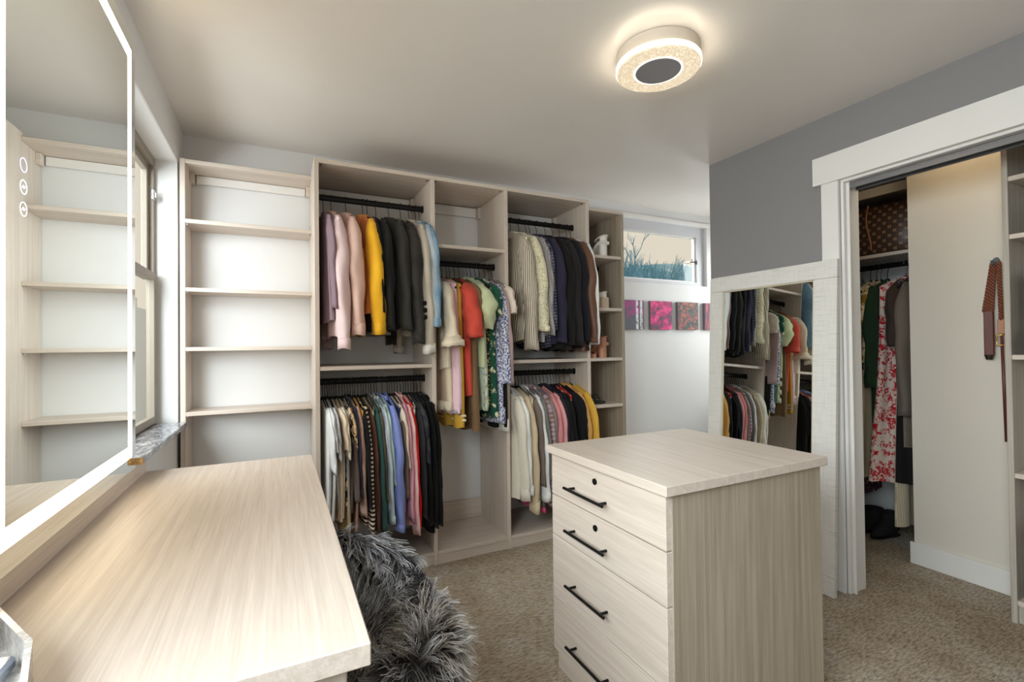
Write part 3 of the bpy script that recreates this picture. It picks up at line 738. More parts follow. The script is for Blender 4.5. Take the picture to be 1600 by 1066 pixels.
# --- lower rod, first bay (tops packed tight)
low = [
 ('tshirt', 'white short-sleeved tee at the bookcase end of the packed rod', 'shirt', (232, 233, 234), 'plain', 0, .40, .60, 8),
 ('tshirt', 'chalk white crew tee', 'shirt', (222, 224, 226), 'plain', 0, .38, .70, 8),
 ('tank_top', 'soft white ribbed tank top', 'top', (226, 225, 222), 'plain', 0, .36, None, 7),
 ('tshirt', 'silver grey jersey tee', 'shirt', (198, 198, 202), 'plain', 0, .33, .66, 7),
 ('tshirt', 'cream short-sleeved tee', 'shirt', (226, 206, 180), 'plain', 0, .34, .705, 9),
 ('tank_top', 'tan knit tank top', 'top', (176, 150, 124), 'plain', 0, .36, None, 6),
 ('tshirt', 'ivory cap-sleeved tee with drooping sleeve', 'shirt', (238, 228, 212), 'plain', 0, .36, .667, 8),
 ('tunic', 'long pale grey tunic fading to gold at its hem', 'tunic', (204, 206, 206), 'ombre', (204, 178, 120), .235, None, 12),
 ('blouse', 'black blouse with cream squiggle print', 'blouse', (34, 28, 30), 'print', (222, 190, 150), .42, .72, 9),
 ('sweater', 'brown grey ribbed sweater', 'sweater', (104, 88, 84), 'plain', 0, .38, .44, 9),
 ('shirt', 'dark slate button shirt', 'shirt', (62, 62, 76), 'plain', 0, .36, .47, 8),
 ('dress', 'long dusty rose jersey dress', 'dress', (196, 160, 146), 'plain', 0, .245, .36, 12),
 ('top', 'marigold yellow satin top', 'top', (224, 164, 52), 'plain', 0, .45, None, 6),
 ('cardigan', 'black long cardigan', 'cardigan', (22, 20, 22), 'plain', 0, .36, .40, 8),
 ('sweater', 'black and cream striped long-sleeved sweater', 'sweater', (42, 30, 28), 'stripe_h', (238, 222, 200), .30, .263, 12),
 ('cardigan', 'chocolate brown cardigan', 'cardigan', (98, 62, 52), 'plain', 0, .30, .272, 10),
 ('blouse', 'sage green leaf print blouse', 'blouse', (176, 190, 150), 'floral', (86, 108, 74), .42, None, 6),
 ('sweater', 'deep teal green sweater', 'sweater', (48, 82, 78), 'plain', 0, .28, .268, 13),
 ('shirt', 'olive brown shirt', 'shirt', (92, 84, 66), 'plain', 0, .40, .42, 7),
 ('shirt', 'white shirt with navy diagonal stripes', 'shirt', (222, 228, 234), 'stripe_x', (120, 132, 168), .42, .37, 9),
 ('shirt', 'light grey blue linen shirt', 'shirt', (186, 202, 206), 'plain', 0, .36, .308, 12),
 ('blouse', 'pale aqua cotton blouse', 'blouse', (192, 214, 214), 'plain', 0, .40, .50, 7),
 ('shirt', 'periwinkle blue crinkled shirt', 'shirt', (126, 142, 214), 'stripe_v', (148, 164, 226), .29, .262, 32),
 ('top', 'navy satin top', 'top', (42, 58, 92), 'plain', 0, .45, None, 7),
 ('tshirt', 'oat beige elbow-sleeved tee', 'shirt', (218, 204, 184), 'plain', 0, .40, .581, 9),
 ('cardigan', 'taupe brown cardigan', 'cardigan', (122, 100, 86), 'plain', 0, .38, .42, 7),
 ('sweater', 'dusty pink sweater', 'sweater', (222, 160, 178), 'plain', 0, .33, .295, 12),
 ('blouse', 'pale blush silk blouse', 'blouse', (238, 190, 188), 'plain', 0, .26, .222, 9),
 ('sweater', 'bright red sweater', 'sweater', (214, 26, 28), 'plain', 0, .30, .253, 15),
 ('blouse', 'white blouse with black specks', 'blouse', (228, 226, 216), 'floral', (40, 40, 38), .50, None, 8),
 ('sweater', 'faded black sweater', 'sweater', (42, 42, 44), 'plain', 0, .30, .30, 9),
 ('tshirt', 'charcoal marl tee with short sleeves', 'shirt', (58, 58, 62), 'plain', 0, .36, .66, 10),
 ('tshirt', 'blue-black tee with elbow sleeves', 'shirt', (36, 37, 46), 'plain', 0, .34, .60, 10),
 ('cardigan', 'jet black open cardigan', 'cardigan', (16, 15, 16), 'plain', 0, .24, .26, 12),
 ('sweater', 'black knitted sweater', 'sweater', (20, 19, 20), 'plain', 0, .26, .24, 13),
 ('dress', 'long black jersey dress at the divider end of the packed rod', 'dress', (13, 12, 13), 'plain', 0, .20, .245, 13),
]
tot = sum(l[8] for l in low); acc = 0
for (nm, lb, ct, c, kd, c2, zb, zs_, wt) in low:
    xx = .206+(.758-.206)*(acc+wt/2)/tot; acc += wt; half = .552*wt/tot/2
    sc_ = {'stripe_h': 14, 'stripe_v': 26, 'stripe_d': 20, 'stripe_x': 30, 'print': 30, 'floral': 40}.get(kd, 1)
    g(nm, lb, ct, xx, Rod1L, zb, F(lb.replace(' ', '_')[:40], c, kd, c2 or c, sc_), w=R.uniform(.185, .205), tx=half*.9+.003, amp=.003, zsl=zs_, rx=half*1.05+.006,
      ry=(.062, .045) if zs_ and zs_ < .5 else (.06, .055), collar=.03 if ct in ('shirt', 'blouse') and zs_ and zs_ < .5 else None, cuff=.04 if nm == 'shirt' else None, neck=.04)
# --- narrow bay
CL = F('cream_lace', (228, 214, 190), 'floral', (238, 228, 208), 60)
g('blouse', 'cream lace blouse with scalloped bell sleeves', 'blouse', .838, Rod2, 1.10, CL, tx=.02, zsl=1.232, rx=.034, ry=(.05, .05), bell=.035, cuff=.03, hem=None)
g('slip_dress', 'cream slip dress with a frayed lace hem', 'dress', .852, Rod2, .875, F('cream_slip', (226, 206, 182)), w=.175, tx=.018, flare=.01, hem=[(-.012, .05, CL, .008)])
g('dress', 'pale pink cotton dress with lace hem', 'dress', .885, Rod2, .862, F('pink_cotton', (234, 200, 210)), w=.18, tx=.024, flare=.035, amp=.009, hem=[(-.015, .05, F('pink_lace', (232, 208, 218), 'floral', (202, 176, 196), 70), .008)])
wb = F('hem_white', (238, 226, 196))
g('dress', 'mustard dress with two white hem stripes', 'dress', .915, Rod2, .765, F('mustard_knit', (206, 160, 60)), w=.18, tx=.02, flare=.03, hem=[(.035, .012, wb, 0), (.06, .012, wb, 0)])
g('top', 'black camisole top', 'top', .935, Rod2, 1.15, F('black_cami', (22, 19, 20)), w=.17, tx=.01)
g('tunic', 'terracotta red linen tunic with wide short sleeves', 'tunic', .966, Rod2, .936, F('terracotta', (206, 78, 62)), tx=.024, zsl=1.275, rx=.052, ry=(.05, .075), out=.05)
g('dress', 'long brown crepe dress', 'dress', .998, Rod2, .738, F('brown_crepe', (124, 98, 70)), w=.19, tx=.022, flare=.03, zsl=1.36, rx=.024, amp=.01)
g('blouse', 'light green blouse with puffed ruffle sleeves', 'blouse', 1.048, Rod2, 1.10, F('pistachio', (206, 214, 172)), tx=.02, zsl=1.325, rx=.045, puff=.040, cuff=.02, collar=.035)
mt = F('mint_ruffle', (206, 220, 196), 'floral', (226, 226, 204), 50)
g('dress', 'mint print dress with ruffled tiers', 'dress', 1.072, Rod2, .862, mt, w=.175, tx=.018, flare=.02, hem=[(z, .035, mt, .006) for z in (-.01, .06, .13, .20)])
g('dress', 'black dress with small gold flowers', 'dress', 1.102, Rod2, .86, F('black_gold_floral', (22, 24, 22), 'floral', (206, 180, 96), 34), w=.18, tx=.018)
g('dress', 'emerald green dress with white daisies', 'dress', 1.130, Rod2, .80, F('emerald_daisy', (28, 80, 62), 'floral', (236, 226, 190), 16), w=.19, tx=.026, zsl=1.40, rx=.026, flare=.01, collar=.03)
bl = F('blue_ditsy', (70, 82, 134), 'print', (222, 224, 236), 90)
g('dress', 'blue and white ditsy print dress with gathered hem', 'dress', 1.166, Rod2, .78, bl, tx=.022, zsl=1.0, rx=.026, ry=(.055, .045), flare=.01, hem=[(-.012, .09, bl, .004)])
g('cardigan', 'dusty mauve knit cardigan', 'cardigan', 1.196, Rod2, 1.06, F('mauve_knit', (176, 150, 150)), tx=.016, zsl=1.0, rx=.022, ry=(.055, .042))
g('dress', 'black shift dress with broad white hem', 'dress', 1.207, Rod2, .735, F('black_shift', (20, 19, 20)), w=.20, tx=.012, hem=[(-.02, .075, F('white_hem', (232, 228, 220)), 0)])
g('tshirt', 'ivory knit tee with capped sleeves at the divider', 'shirt', 1.217, Rod2, 1.20, F('ivory_knit', (228, 214, 200)), w=.20, tx=.014, zsl=1.415, rx=.024, ry=(.055, .045))
# --- upper rod beside the shoe tower
g('shirt', 'cream and brown striped long-sleeved shirt', 'shirt', 1.352, Rod3U, 1.26, F('brown_stripe', (232, 224, 206), 'stripe_v', (110, 92, 76), 22, ang=.12), smat=F('brown_stripe_sleeve', (232, 224, 206), 'stripe_x', (110, 92, 76), 26, ang=.10), tx=.03, zsl=1.199, rx=.04, ry=(.062, .058), collar=.035)
g('blouse', 'cream floral blouse with ballooned sleeves', 'blouse', 1.412, Rod3U, 1.30, F('cream_floral', (232, 226, 198), 'floral', (176, 160, 96), 42), tx=.034, zsl=1.315, rx=.042, ry=(.062, .062), cuff=.03, collar=.035)
g('blazer', 'grey tweed blazer', 'blazer', 1.466, Rod3U, 1.25, F('grey_tweed', (146, 140, 140), 'plaid', (186, 180, 180), 24), tx=.016, zsl=1.288, rx=.022)
g('shirt', 'dark navy plaid shirt', 'shirt', 1.492, Rod3U, 1.213, F('navy_plaid', (40, 42, 58), 'plaid', (112, 114, 130), 16), tx=.018, zsl=1.32, rx=.024)
g('blazer', 'navy blue blazer with sleeve buttons', 'blazer', 1.545, Rod3U, 1.235, F('navy_wool', (48, 46, 66)), tx=.034, zsl=1.244, rx=.038, ry=(.068, .05), collar=.04, cuff=.03, buttons=True)
g('blazer', 'black wool blazer', 'blazer', 1.612, Rod3U, 1.20, F('black_wool', (27, 25, 25)), tx=.036, zsl=1.23, rx=.036, ry=(.068, .052), collar=.045)
g('jacket', 'dark charcoal collarless jacket', 'jacket', 1.668, Rod3U, 1.199, F('charcoal_wool', (38, 35, 35)), tx=.034, zsl=1.22, rx=.038, ry=(.07, .056))
g('blazer', 'blue-black blazer with notched collar', 'blazer', 1.724, Rod3U, 1.21, F('blue_black', (27, 28, 36)), tx=.03, zsl=1.24, rx=.034, ry=(.066, .052), collar=.045)
g('jacket', 'brown leather jacket', 'jacket', 1.782, Rod3U, 1.192, F('brown_leather', (112, 78, 60), rough=.38), tx=.032, zsl=1.242, rx=.038, ry=(.066, .05), cuff=.03, hem=[(-.004, .06, F('leather_band', (58, 40, 34), rough=.4), 0)], collar=.035)
g('shirt', 'thin white shirt behind the brown leather jacket', 'shirt', 1.815, Rod3U, 1.21, F('white_poplin', (234, 233, 232)), w=.20, tx=.008, zsl=1.23, rx=.012, ry=(.07, .05))
# --- lower rod beside the shoe tower
low3 = [
 ('sweater', 'cream cable knit sweater', 'sweater', (226, 218, 202), 'plain', 0, .30, .30, 11, .07),
 ('shirt', 'white shirt with turned back cuff', 'shirt', (236, 235, 231), 'plain', 0, .34, .335, 12, .06),
 ('cardigan', 'sand beige knit cardigan with ribbed cuff', 'cardigan', (214, 194, 162), 'plain', 0, .27, .219, 14, .07),
 ('blouse', 'cream blouse with tan neck', 'blouse', (228, 212, 186), 'plain', 0, .42, None, 6, 0),
 ('sweater', 'brown grey sweater', 'sweater', (122, 108, 100), 'plain', 0, .36, .37, 9, 0),
 ('shirt', 'crisp white cotton shirt', 'shirt', (240, 240, 239), 'plain', 0, .34, .279, 11, .05),
 ('sweater', 'grey sweater with hot pink hem', 'sweater', (120, 116, 112), 'plain', 0, .20, .40, 8, 0),
 ('shirt', 'lilac and brown plaid flannel shirt', 'shirt', (196, 172, 186), 'plaid', (140, 108, 84), .27, .235, 14, .05),
 ('shirt', 'heather grey henley shirt', 'shirt', (136, 124, 124), 'plain', 0, .38, .35, 7, 0),
 ('sweater', 'salmon pink sweater', 'sweater', (222, 146, 146), 'plain', 0, .33, .30, 13, 0),
 ('sweater', 'rose pink fine knit sweater', 'sweater', (226, 162, 164), 'plain', 0, .36, .34, 8, 0),
 ('blazer', 'dark navy soft blazer', 'blazer', (38, 39, 48), 'plain', 0, .30, .30, 12, 0),
 ('cardigan', 'inky black cardigan', 'cardigan', (21, 21, 24), 'plain', 0, .32, .32, 10, 0),
 ('dress', 'black dress with cream neck tag', 'dress', (17, 16, 18), 'plain', 0, .26, .34, 10, 0),
 ('blouse', 'red and white scarf-neck blouse', 'blouse', (206, 40, 34), 'floral', (236, 228, 220), .50, None, 6, 0),
 ('sweater', 'black rollneck sweater', 'sweater', (18, 18, 21), 'plain', 0, .32, .34, 10, 0),
 ('tshirt', 'black tee with short sleeves', 'shirt', (20, 19, 21), 'plain', 0, .40, .62, 9, 0),
 ('coat', 'camel tan wool coat', 'coat', (222, 168, 96), 'plain', 0, .26, .30, 20, 0),
 ('cardigan', 'golden mustard cardigan', 'cardigan', (226, 180, 72), 'plain', 0, .30, .32, 14, 0),
]
tot = sum(l[8] for l in low3); acc = 0
for (nm, lb, ct, c, kd, c2, zb, zs_, wt, cf) in low3:
    xx = 1.268+(1.812-1.268)*(acc+wt/2)/tot; acc += wt; half = .544*wt/tot/2
    sc_ = {'plaid': 11, 'floral': 34}.get(kd, 1)
    hm = [(-.004, .03, F('hot_pink', (240, 92, 140)), 0)] if 'hot pink' in lb else None
    g(nm, lb, ct, xx, Rod3L, zb, F(lb.replace(' ', '_')[:40], c, kd, c2 or c, sc_), w=.198, tx=half*.85+.003, amp=.004, zsl=zs_, rx=half*1.0+.008,
      ry=(.064, .046), collar=.03 if ct in ('shirt', 'blazer', 'coat') and zs_ and zs_ < .5 else None, cuff=cf or None, neck=.04, hem=hm)
# --- rod inside the closet (runs front to back)
g('coat', 'brown grey pinstripe coat', 'coat', 1.425, RodN, .62, F('pinstripe', (92, 82, 72), 'stripe_v', (120, 110, 98), 60), tx=.036, zsl=.80, rx=.040, ry=(.07, .055), collar=.045, chrome=True)
g('dress', 'long black velvet gown', 'dress', 1.462, RodN, .40, F('black_velvet', (24, 20, 20)), tx=.03, flare=.02)
g('dress', 'white summer dress with red floral print', 'dress', 1.500, RodN, .392, F('red_floral', (236, 218, 206), 'floral', (200, 34, 46), 30, dens=1.5), w=.19, tx=.03, flare=.09, amp=.012, chrome=True, tilt=-.35)
g('top', 'dark brown velvet cropped jacket', 'jacket', 1.482, RodN, 1.25, F('brown_velvet', (58, 46, 40)), tx=.03, zsl=1.20, rx=.036, collar=.04, cmat=F('red_floral', (236, 218, 206), 'floral', (200, 34, 46), 17), chrome=True)
g('cardigan', 'long forest green cardigan', 'cardigan', 1.600, RodN, .45, F('forest_green', (34, 60, 38)), tx=.026, zsl=.95, rx=.032, ry=(.06, .05))
g('blouse', 'gold and cream abstract print blouse', 'blouse', 1.635, RodN, 1.00, F('gold_print', (232, 214, 176), 'print', (150, 108, 44), 24), tx=.02, zsl=1.10, rx=.026, chrome=True)
g('dress', 'long ivory crepe dress', 'dress', 1.660, RodN, .388, F('ivory_crepe', (224, 204, 170)), w=.18, tx=.02, flare=.02)
g('dress', 'slate blue and cream floral dress', 'dress', 1.695, RodN, .55, F('slate_floral', (92, 108, 112), 'floral', (226, 214, 178), 28), w=.19, tx=.026, zsl=1.05, rx=.03)
g('blouse', 'black and white splash print blouse', 'blouse', 1.74, RodN, .95, F('bw_splash', (24, 22, 22), 'print', (228, 214, 190), 18), tx=.02, zsl=1.10, rx=.026, chrome=True)
g('skirt', 'cream pleated chiffon skirt below the coats', 'skirt', 1.480, RodN, .15, F('cream_chiffon', (206, 194, 168), 'stripe_v', (180, 168, 142), 40), w=.15, tx=.012, flare=.06, amp=.01)
g('dress', 'plum dress with pale dots', 'dress', 1.770, RodN, .25, F('plum_dots', (74, 40, 52), 'floral', (214, 190, 186), 30), w=.17, tx=.018, flare=.02)

# ------------------------------------------------------------ shoes
def shoe(loc, rz, label, group, kind, mat, smat=None, sgn=1):
    t = thing('sandal', label, 'sandal', loc, rz, group); smat = smat or mat
    h = {'block': .105, 'wedge': .075, 'flat': .016}[kind]; wd = .036
    N_ = 14; rings = []
    for i in range(N_):
        u = i/(N_-1); y = .235*u
        s_ = min(1, max(0, (u-.12)/.55)); s_ = s_*s_*(3-2*s_)
        top = h*(1-s_)+.026*s_ if kind != 'flat' else .016
        bot = 0 if (kind != 'block' or u > .6) else max(0, top-.022)
        if kind == 'block' and u > .45: bot = max(0, (top-.022)*(1-(u-.45)/.2))
        ww = wd*(.78+.35*math.sin(PI*min(1, u*.95+.08)))*(1 if u < .9 else (1-(u-.9)*6))
        off = sgn*.006*math.sin(PI*u)
        rings.append([(off-ww, y, bot), (off+ww, y, bot), (off+ww*1.03, y, (bot+top)/2), (off+ww, y, top), (off-ww, y, top), (off-ww*1.03, y, (bot+top)/2)])
    smooth_by_angle(B().rings(rings).build('sole', mat, t), .8)
    if kind == 'block':
        rg = [[(.030*k*math.cos(2*PI*j/14), .026+.026*k*math.sin(2*PI*j/14), z) for j in range(14)] for k, z in ((.98, 0), (.95, .05), (1.0, h-.012))]
        smooth_by_angle(B().rings(rg).build('heel', mat, t))
    def strap(y, hh, r, flat=.35, dy=0, zb=None):
        u = y/.235; s_ = min(1, max(0, (u-.12)/.55)); s_ = s_*s_*(3-2*s_)
        z0 = (h*(1-s_)+.026*s_ if kind != 'flat' else .016)-.004
        pts = [(-.038*math.cos(PI*k/8), y+dy*math.sin(PI*k/8), z0+hh*math.sin(PI*k/8)) for k in range(9)]
        for p in B().tube(pts, r, 6, True, flat), : smooth_by_angle(p.build('strap', smat, t), 1.2)
    def ankle(r):
        z = h+.024; n_ = 18
        pts = [(.030*math.cos(2*PI*k/n_), .046+.048*math.sin(2*PI*k/n_), z-.014*math.sin(2*PI*k/n_)) for k in range(n_+1)]
        smooth_by_angle(B().tube(pts, r, 6, False, .45).build('ankle_strap', smat, t), 1.2)
        smooth_by_angle(B().rings([[(q*math.cos(PI+PI*k/10), .030+(q+.002)*math.sin(PI+PI*k/10), zz) for k in range(11)]+[((q-.003)*math.cos(2*PI-PI*k/10), .030+(q-.001)*math.sin(2*PI-PI*k/10), zz) for k in range(11)] for q, zz in ((.029, h-.006), (.029, z+.012))]).build('heel_tab', smat, t), 1.2)
    if kind == 'block': strap(.19, .026, .013); strap(.16, .034, .010); ankle(.010)
    elif kind == 'wedge': strap(.19, .03, .008); strap(.16, .036, .008, .35, -.05); ankle(.007)
    else: strap(.19, .03, .006); strap(.15, .045, .006, .5, -.06); strap(.08, .06, .006, .5, .05); strap(.04, .05, .006, .5, .02)
    return t
W_SH = plain('white_leather', (238, 234, 226), .35); BEI = plain('cork_wedge', (218, 198, 172), .7); TAN = plain('rose_tan_leather', (196, 140, 112), .4); BLG = plain('black_green_leather', (28, 44, 40), .4)
sx = 1.856
shoe((2.015, 2.60, 1.8315), .10, 'white block-heeled sandal with its heel towards the room', 'pair of white block heels', 'block', W_SH)
shoe((1.925, 2.85, 1.8315), PI-.06, 'white block-heeled sandal with its toe towards the room', 'pair of white block heels', 'block', W_SH, sgn=-1)
shoe((2.005, 2.60, 1.4755), .12, 'beige cork wedge sandal with white straps, heel towards the room', 'pair of cork wedges', 'wedge', BEI, W_SH)
shoe((1.915, 2.86, 1.4755), PI-.05, 'beige cork wedge sandal with white straps, toe towards the room', 'pair of cork wedges', 'wedge', BEI, W_SH, -1)
shoe((2.000, 2.60, 1.1375), .15, 'rose tan strappy heeled sandal with its heel towards the room', 'pair of tan heels', 'block', TAN)
shoe((1.925, 2.86, 1.1375), PI+.02, 'rose tan strappy heeled sandal with its toe towards the room', 'pair of tan heels', 'block', TAN, sgn=-1)
shoe((1.99, 2.62, .8225), .45, 'black green flat strappy sandal lying askew', 'pair of flat sandals', 'flat', BLG)
shoe((1.92, 2.86, .8225), PI+.05, 'black green flat strappy sandal standing straight', 'pair of flat sandals', 'flat', BLG, sgn=-1)

# ------------------------------------------------------------ tub chair under a grey sheepskin
CX, CY = .11, 1.22
def rim(ph): return .525+.135*math.exp(-((ph-70)/48)**2)
t = thing('tub_chair', 'low tub chair hidden under grey sheepskin at vanity', 'chair', (CX, CY, 0))
CHF = F('chair_felt', (70, 70, 74))
n = 40; rgs = []
for i in range(n+1):
    ph = -62+252*i/n; a = math.radians(ph); H_ = rim(ph); c, s_ = math.cos(a), math.sin(a)
    rgs.append([(r_*c, r_*s_, z) for r_, z in ((.246, .33), (.256, H_-.03), (.246, H_), (.222, H_), (.212, H_-.03), (.209, .33))])
smooth_by_angle(B().rings(rgs).build('backrest', CHF, t))
smooth_by_angle(B().lathe((0, 0), [(.19, .33), (.208, .345), (.208, .40), (.19, .418)], 40).build('seat', CHF, t))
for a in (45, 135, 225, 315):
    c, s_ = math.cos(math.radians(a)), math.sin(math.radians(a))
    smooth_by_angle(B().tube([(.19*c, .19*s_, 0), (.15*c, .15*s_, .335)], [.011, .016], 12).build('leg', plain('chair_leg_oak', (150, 116, 82), .5), t))
def fleece_mat():
    m, nt, b = new_mat('grey_fleece')
    at = N(nt, 'ShaderNodeAttribute'); at.attribute_name = 'tip'; tn = N(nt, 'ShaderNodeAttribute'); tn.attribute_name = 'tone'
    c1 = ramp(nt, at.outputs['Fac'], [(0, lin((64, 63, 64))), (.5, lin((140, 140, 145))), (1, lin((226, 228, 234)))])
    c2 = ramp(nt, at.outputs['Fac'], [(0, lin((62, 55, 48))), (.5, lin((138, 127, 114))), (1, lin((206, 198, 186)))])
    nt.links.new(mix(nt, tn.outputs['Fac'], c1, c2), b.inputs['Base Color']); b.inputs['Roughness'].default_value = .55
    b.inputs['Specular IOR Level'].default_value = .3; return m
import numpy as np
def sheepskin():
    t = thing('sheepskin_throw', 'shaggy grey sheepskin throw draped over the chair at vanity', 'sheepskin', (CX, CY, .30))
    Z0 = .30; FM = fleece_mat()
    # hide: over the outside, the rim and the inside, then the seat
    def pt(ph, u):
        a = math.radians(ph); H_ = rim(ph); low = .16 if ph < 30 else .16+.20*min(1, (ph-30)/60)
        if u < .45: r_ = .278-.010*(u/.45); z = low+(H_-.02-low)*(u/.45)
        elif u < .6: k = (u-.45)/.15*PI; r_ = .234+.034*math.cos(k); z = H_-.02+.036*math.sin(k)
        else: k = (u-.6)/.4; r_ = .200-.01*k; z = H_-.02+(.432-H_+.02)*k
        w_ = .008*math.sin(ph*.11+u*9)
        return (r_+w_)*math.cos(a), (r_+w_)*math.sin(a), z-Z0
    nu, nv = 64, 26; v = []; f = []
    for i in range(nu+1):
        for j in range(nv+1): v.append(pt(-66+258*i/nu, j/nv))
    for i in range(nu):
        for j in range(nv):
            k = i*(nv+1)+j; f.append((k, k+1, k+nv+2, k+nv+1))
    c0 = len(v); v.append((0, 0, .425-Z0))
    for k in range(48):
        a = 2*PI*k/48; v.append((.2*math.cos(a), .2*math.sin(a), .424-Z0))
    for k in range(48): f.append((c0, c0+1+k, c0+1+(k+1) % 48))
    mesh_obj('hide', v, f, plain('hide_grey', (58, 56, 56), .9), t, True)
    rng = np.random.default_rng(5); NC, PS, SG = 6200, 8, 4
    u = rng.random(NC); ph = -66+258*rng.random(NC)
    roots = np.array([pt(p, q) for p, q in zip(ph, u)]); eps = 1e-3
    du = np.array([pt(p, min(1, q+.01)) for p, q in zip(ph, u)])-np.array([pt(p, max(0, q-.01)) for p, q in zip(ph, u)])
    dp = np.array([pt(p+1, q) for p, q in zip(ph, u)])-np.array([pt(p-1, q) for p, q in zip(ph, u)])
    nr = np.cross(du, dp); nr /= np.linalg.norm(nr, axis=1, keepdims=True)+1e-9
    ctr = np.stack([.25*np.cos(np.radians(ph)), .25*np.sin(np.radians(ph)), np.array([rim(p) for p in ph])-Z0-.05], 1)
    sg = np.sign(np.sum(nr*(roots-ctr), 1)); sg[sg == 0] = 1; nr *= sg[:, None]
    ns = 900; a = rng.random(ns)*2*PI; rr = .2*np.sqrt(rng.random(ns))
    roots = np.vstack([roots, np.stack([rr*np.cos(a), rr*np.sin(a), np.full(ns, .425-Z0)], 1)]); nr = np.vstack([nr, np.tile([0, 0, 1.], (ns, 1))])
    M_ = len(roots)
    fl = np.stack([np.sin(roots[:, 1]*19+roots[:, 2]*11), np.cos(roots[:, 0]*17-roots[:, 2]*13), np.sin(roots[:, 0]*15+roots[:, 1]*12)], 1)
    d = nr*.75+fl*.38+rng.normal(0, .22, (M_, 3))+np.array([0, 0, -.42]); d /= np.linalg.norm(d, axis=1, keepdims=True)
    ln = rng.uniform(.045, .082, M_)
    side = np.cross(d, rng.normal(0, 1, (M_, 3))); side /= np.linalg.norm(side, axis=1, keepdims=True)
    curl = rng.uniform(.006, .016, M_); phs = rng.uniform(0, 6, M_); tone = np.clip(.5+.5*np.sin(roots[:, 1]*14+roots[:, 0]*9+1)+rng.normal(0, .25, M_), 0, 1)*.8
    V = []; TIP = []; TON = []
    for k in range(PS):
        off = rng.normal(0, .0055, (M_, 3)); jit = rng.normal(0, .0045, (M_, 3)); l2 = ln*rng.uniform(.75, 1.1, M_)
        wv = np.cross(d, rng.normal(0, 1, (M_, 3))); wv /= np.linalg.norm(wv, axis=1, keepdims=True)
        for s_ in range(SG+1):
            q = s_/SG
            c = roots+off*(1-q*.75)+jit*q+d*(l2*q)[:, None]+side*(curl*np.sin(q*4.2+phs)*q)[:, None]+np.array([0, 0, -1.])*(.016*q*q)
            wd = .0019*(1-q*.8)
            V.append(c-wv*wd); V.append(c+wv*wd); TIP += [np.full(M_, q)]*2; TON += [tone]*2
    V = np.array(V)                                   # (PS*(SG+1)*2, M, 3)
    nb = (SG+1)*2; V = V.reshape(PS, nb, M_, 3).transpose(0, 2, 1, 3).reshape(-1, 3)
    TIP = np.array(TIP).reshape(PS, nb, M_).transpose(0, 2, 1).reshape(-1); TON = np.array(TON).reshape(PS, nb, M_).transpose(0, 2, 1).reshape(-1)
    base = (np.arange(PS*M_)*nb)[:, None, None]
    quad = np.array([[2*i, 2*i+1, 2*i+3, 2*i+2] for i in range(SG)])[None]
    Fq = (base+quad).reshape(-1)
    me = bpy.data.meshes.new('fleece'); nq = len(Fq)//4
    me.vertices.add(len(V)); me.vertices.foreach_set('co', V.astype(np.float32).ravel())
    me.loops.add(len(Fq)); me.loops.foreach_set('vertex_index', Fq.astype(np.int32))
    me.polygons.add(nq); me.polygons.foreach_set('loop_start', np.arange(0, nq*4, 4, dtype=np.int32)); me.polygons.foreach_set('loop_total', np.full(nq, 4, dtype=np.int32))
    me.update(calc_edges=True)
    for nm, arr in (('tip', TIP), ('tone', TON)):
        at = me.attributes.new(nm, 'FLOAT', 'POINT'); at.data.foreach_set('value', arr.astype(np.float32))
    me.materials.append(FM); o = bpy.data.objects.new('fleece', me); COL.objects.link(o); o.parent = t; o['kind'] = 'stuff'
sheepskin()

# ------------------------------------------------------------ inside the closet
t = thing('closet_shelf_unit', 'pale open shelf unit inside the closet opening', 'shelf unit', (3.0, .6, 0))
GW = wood('grey_closet_laminate', 2, (196, 188, 176), (172, 164, 152))
for y in (.871, .25): board(t, 'side_panel', 2.846, 3.128 if y > .5 else 3.128, y, y+.02, 0, 2.25, GW)
for z in (2.25, 1.935, 1.683, 1.160, .648, .10): board(t, 'shelf', 2.848, 3.128, .2702, .8708, z-.021, z, WY)
board(t, 'back_panel', 3.120, 3.128, .2702, .8708, .10, 2.229, GW)
board(t, 'kick_board', 2.86, 2.876, .2702, .8708, 0, .079, GW)
def boot(loc, rz, label, group, mat, h=.3):
    t = thing('boot', label, 'boot', loc, rz, group); rg = []
    for z, ry0, ry1, rx in ((.03, -.03, .19, .038), (.06, -.035, .17, .040), (.09, -.038, .09, .040), (.13, -.036, .055, .038), (h*.65, -.045, .058, .046), (h, -.05, .062, .05)):
        rg.append([(rx*math.cos(2*PI*k/20), (ry0+ry1)/2+(ry1-ry0)/2*math.sin(2*PI*k/20), z) for k in range(20)])
    ld = rg[-1]; rg.append([(p[0]*.88, .006+(p[1]-.006)*.88, h-.004) for p in ld]); rg.append([(p[0]*.8, .006+(p[1]-.006)*.8, h-.1) for p in ld])
    smooth_by_angle(B().rings(rg).build('shaft', mat, t), 1.0)
    smooth_by_angle(B().rings([[(.040*math.cos(2*PI*k/20), .08+.116*math.sin(2*PI*k/20), z) for k in range(20)] for z in (.014, .032)]).build('sole', BLACK, t))
    B().box(-.03, .03, -.036, .03, 0, .016, .002).build('heel', BLACK, t)
BLK = plain('black_leather', (26, 25, 26), .28)
for i, y in enumerate((.80, .70)): boot((2.95, y, 1.1605), PI/2+.1, ('tall black leather boot nearest the shelf unit side panel', 'tall black leather boot standing behind its pair on the closet shelf')[i], 'pair of tall boots', BLK, .36)
for i, y in enumerate((.79, .69)): boot((2.97, y, .1005), PI/2, ('black ankle-high boot against the side panel on lowest closet shelf', 'black ankle-high boot behind its pair on lowest closet shelf')[i], 'pair of low boots', BLK, .30)
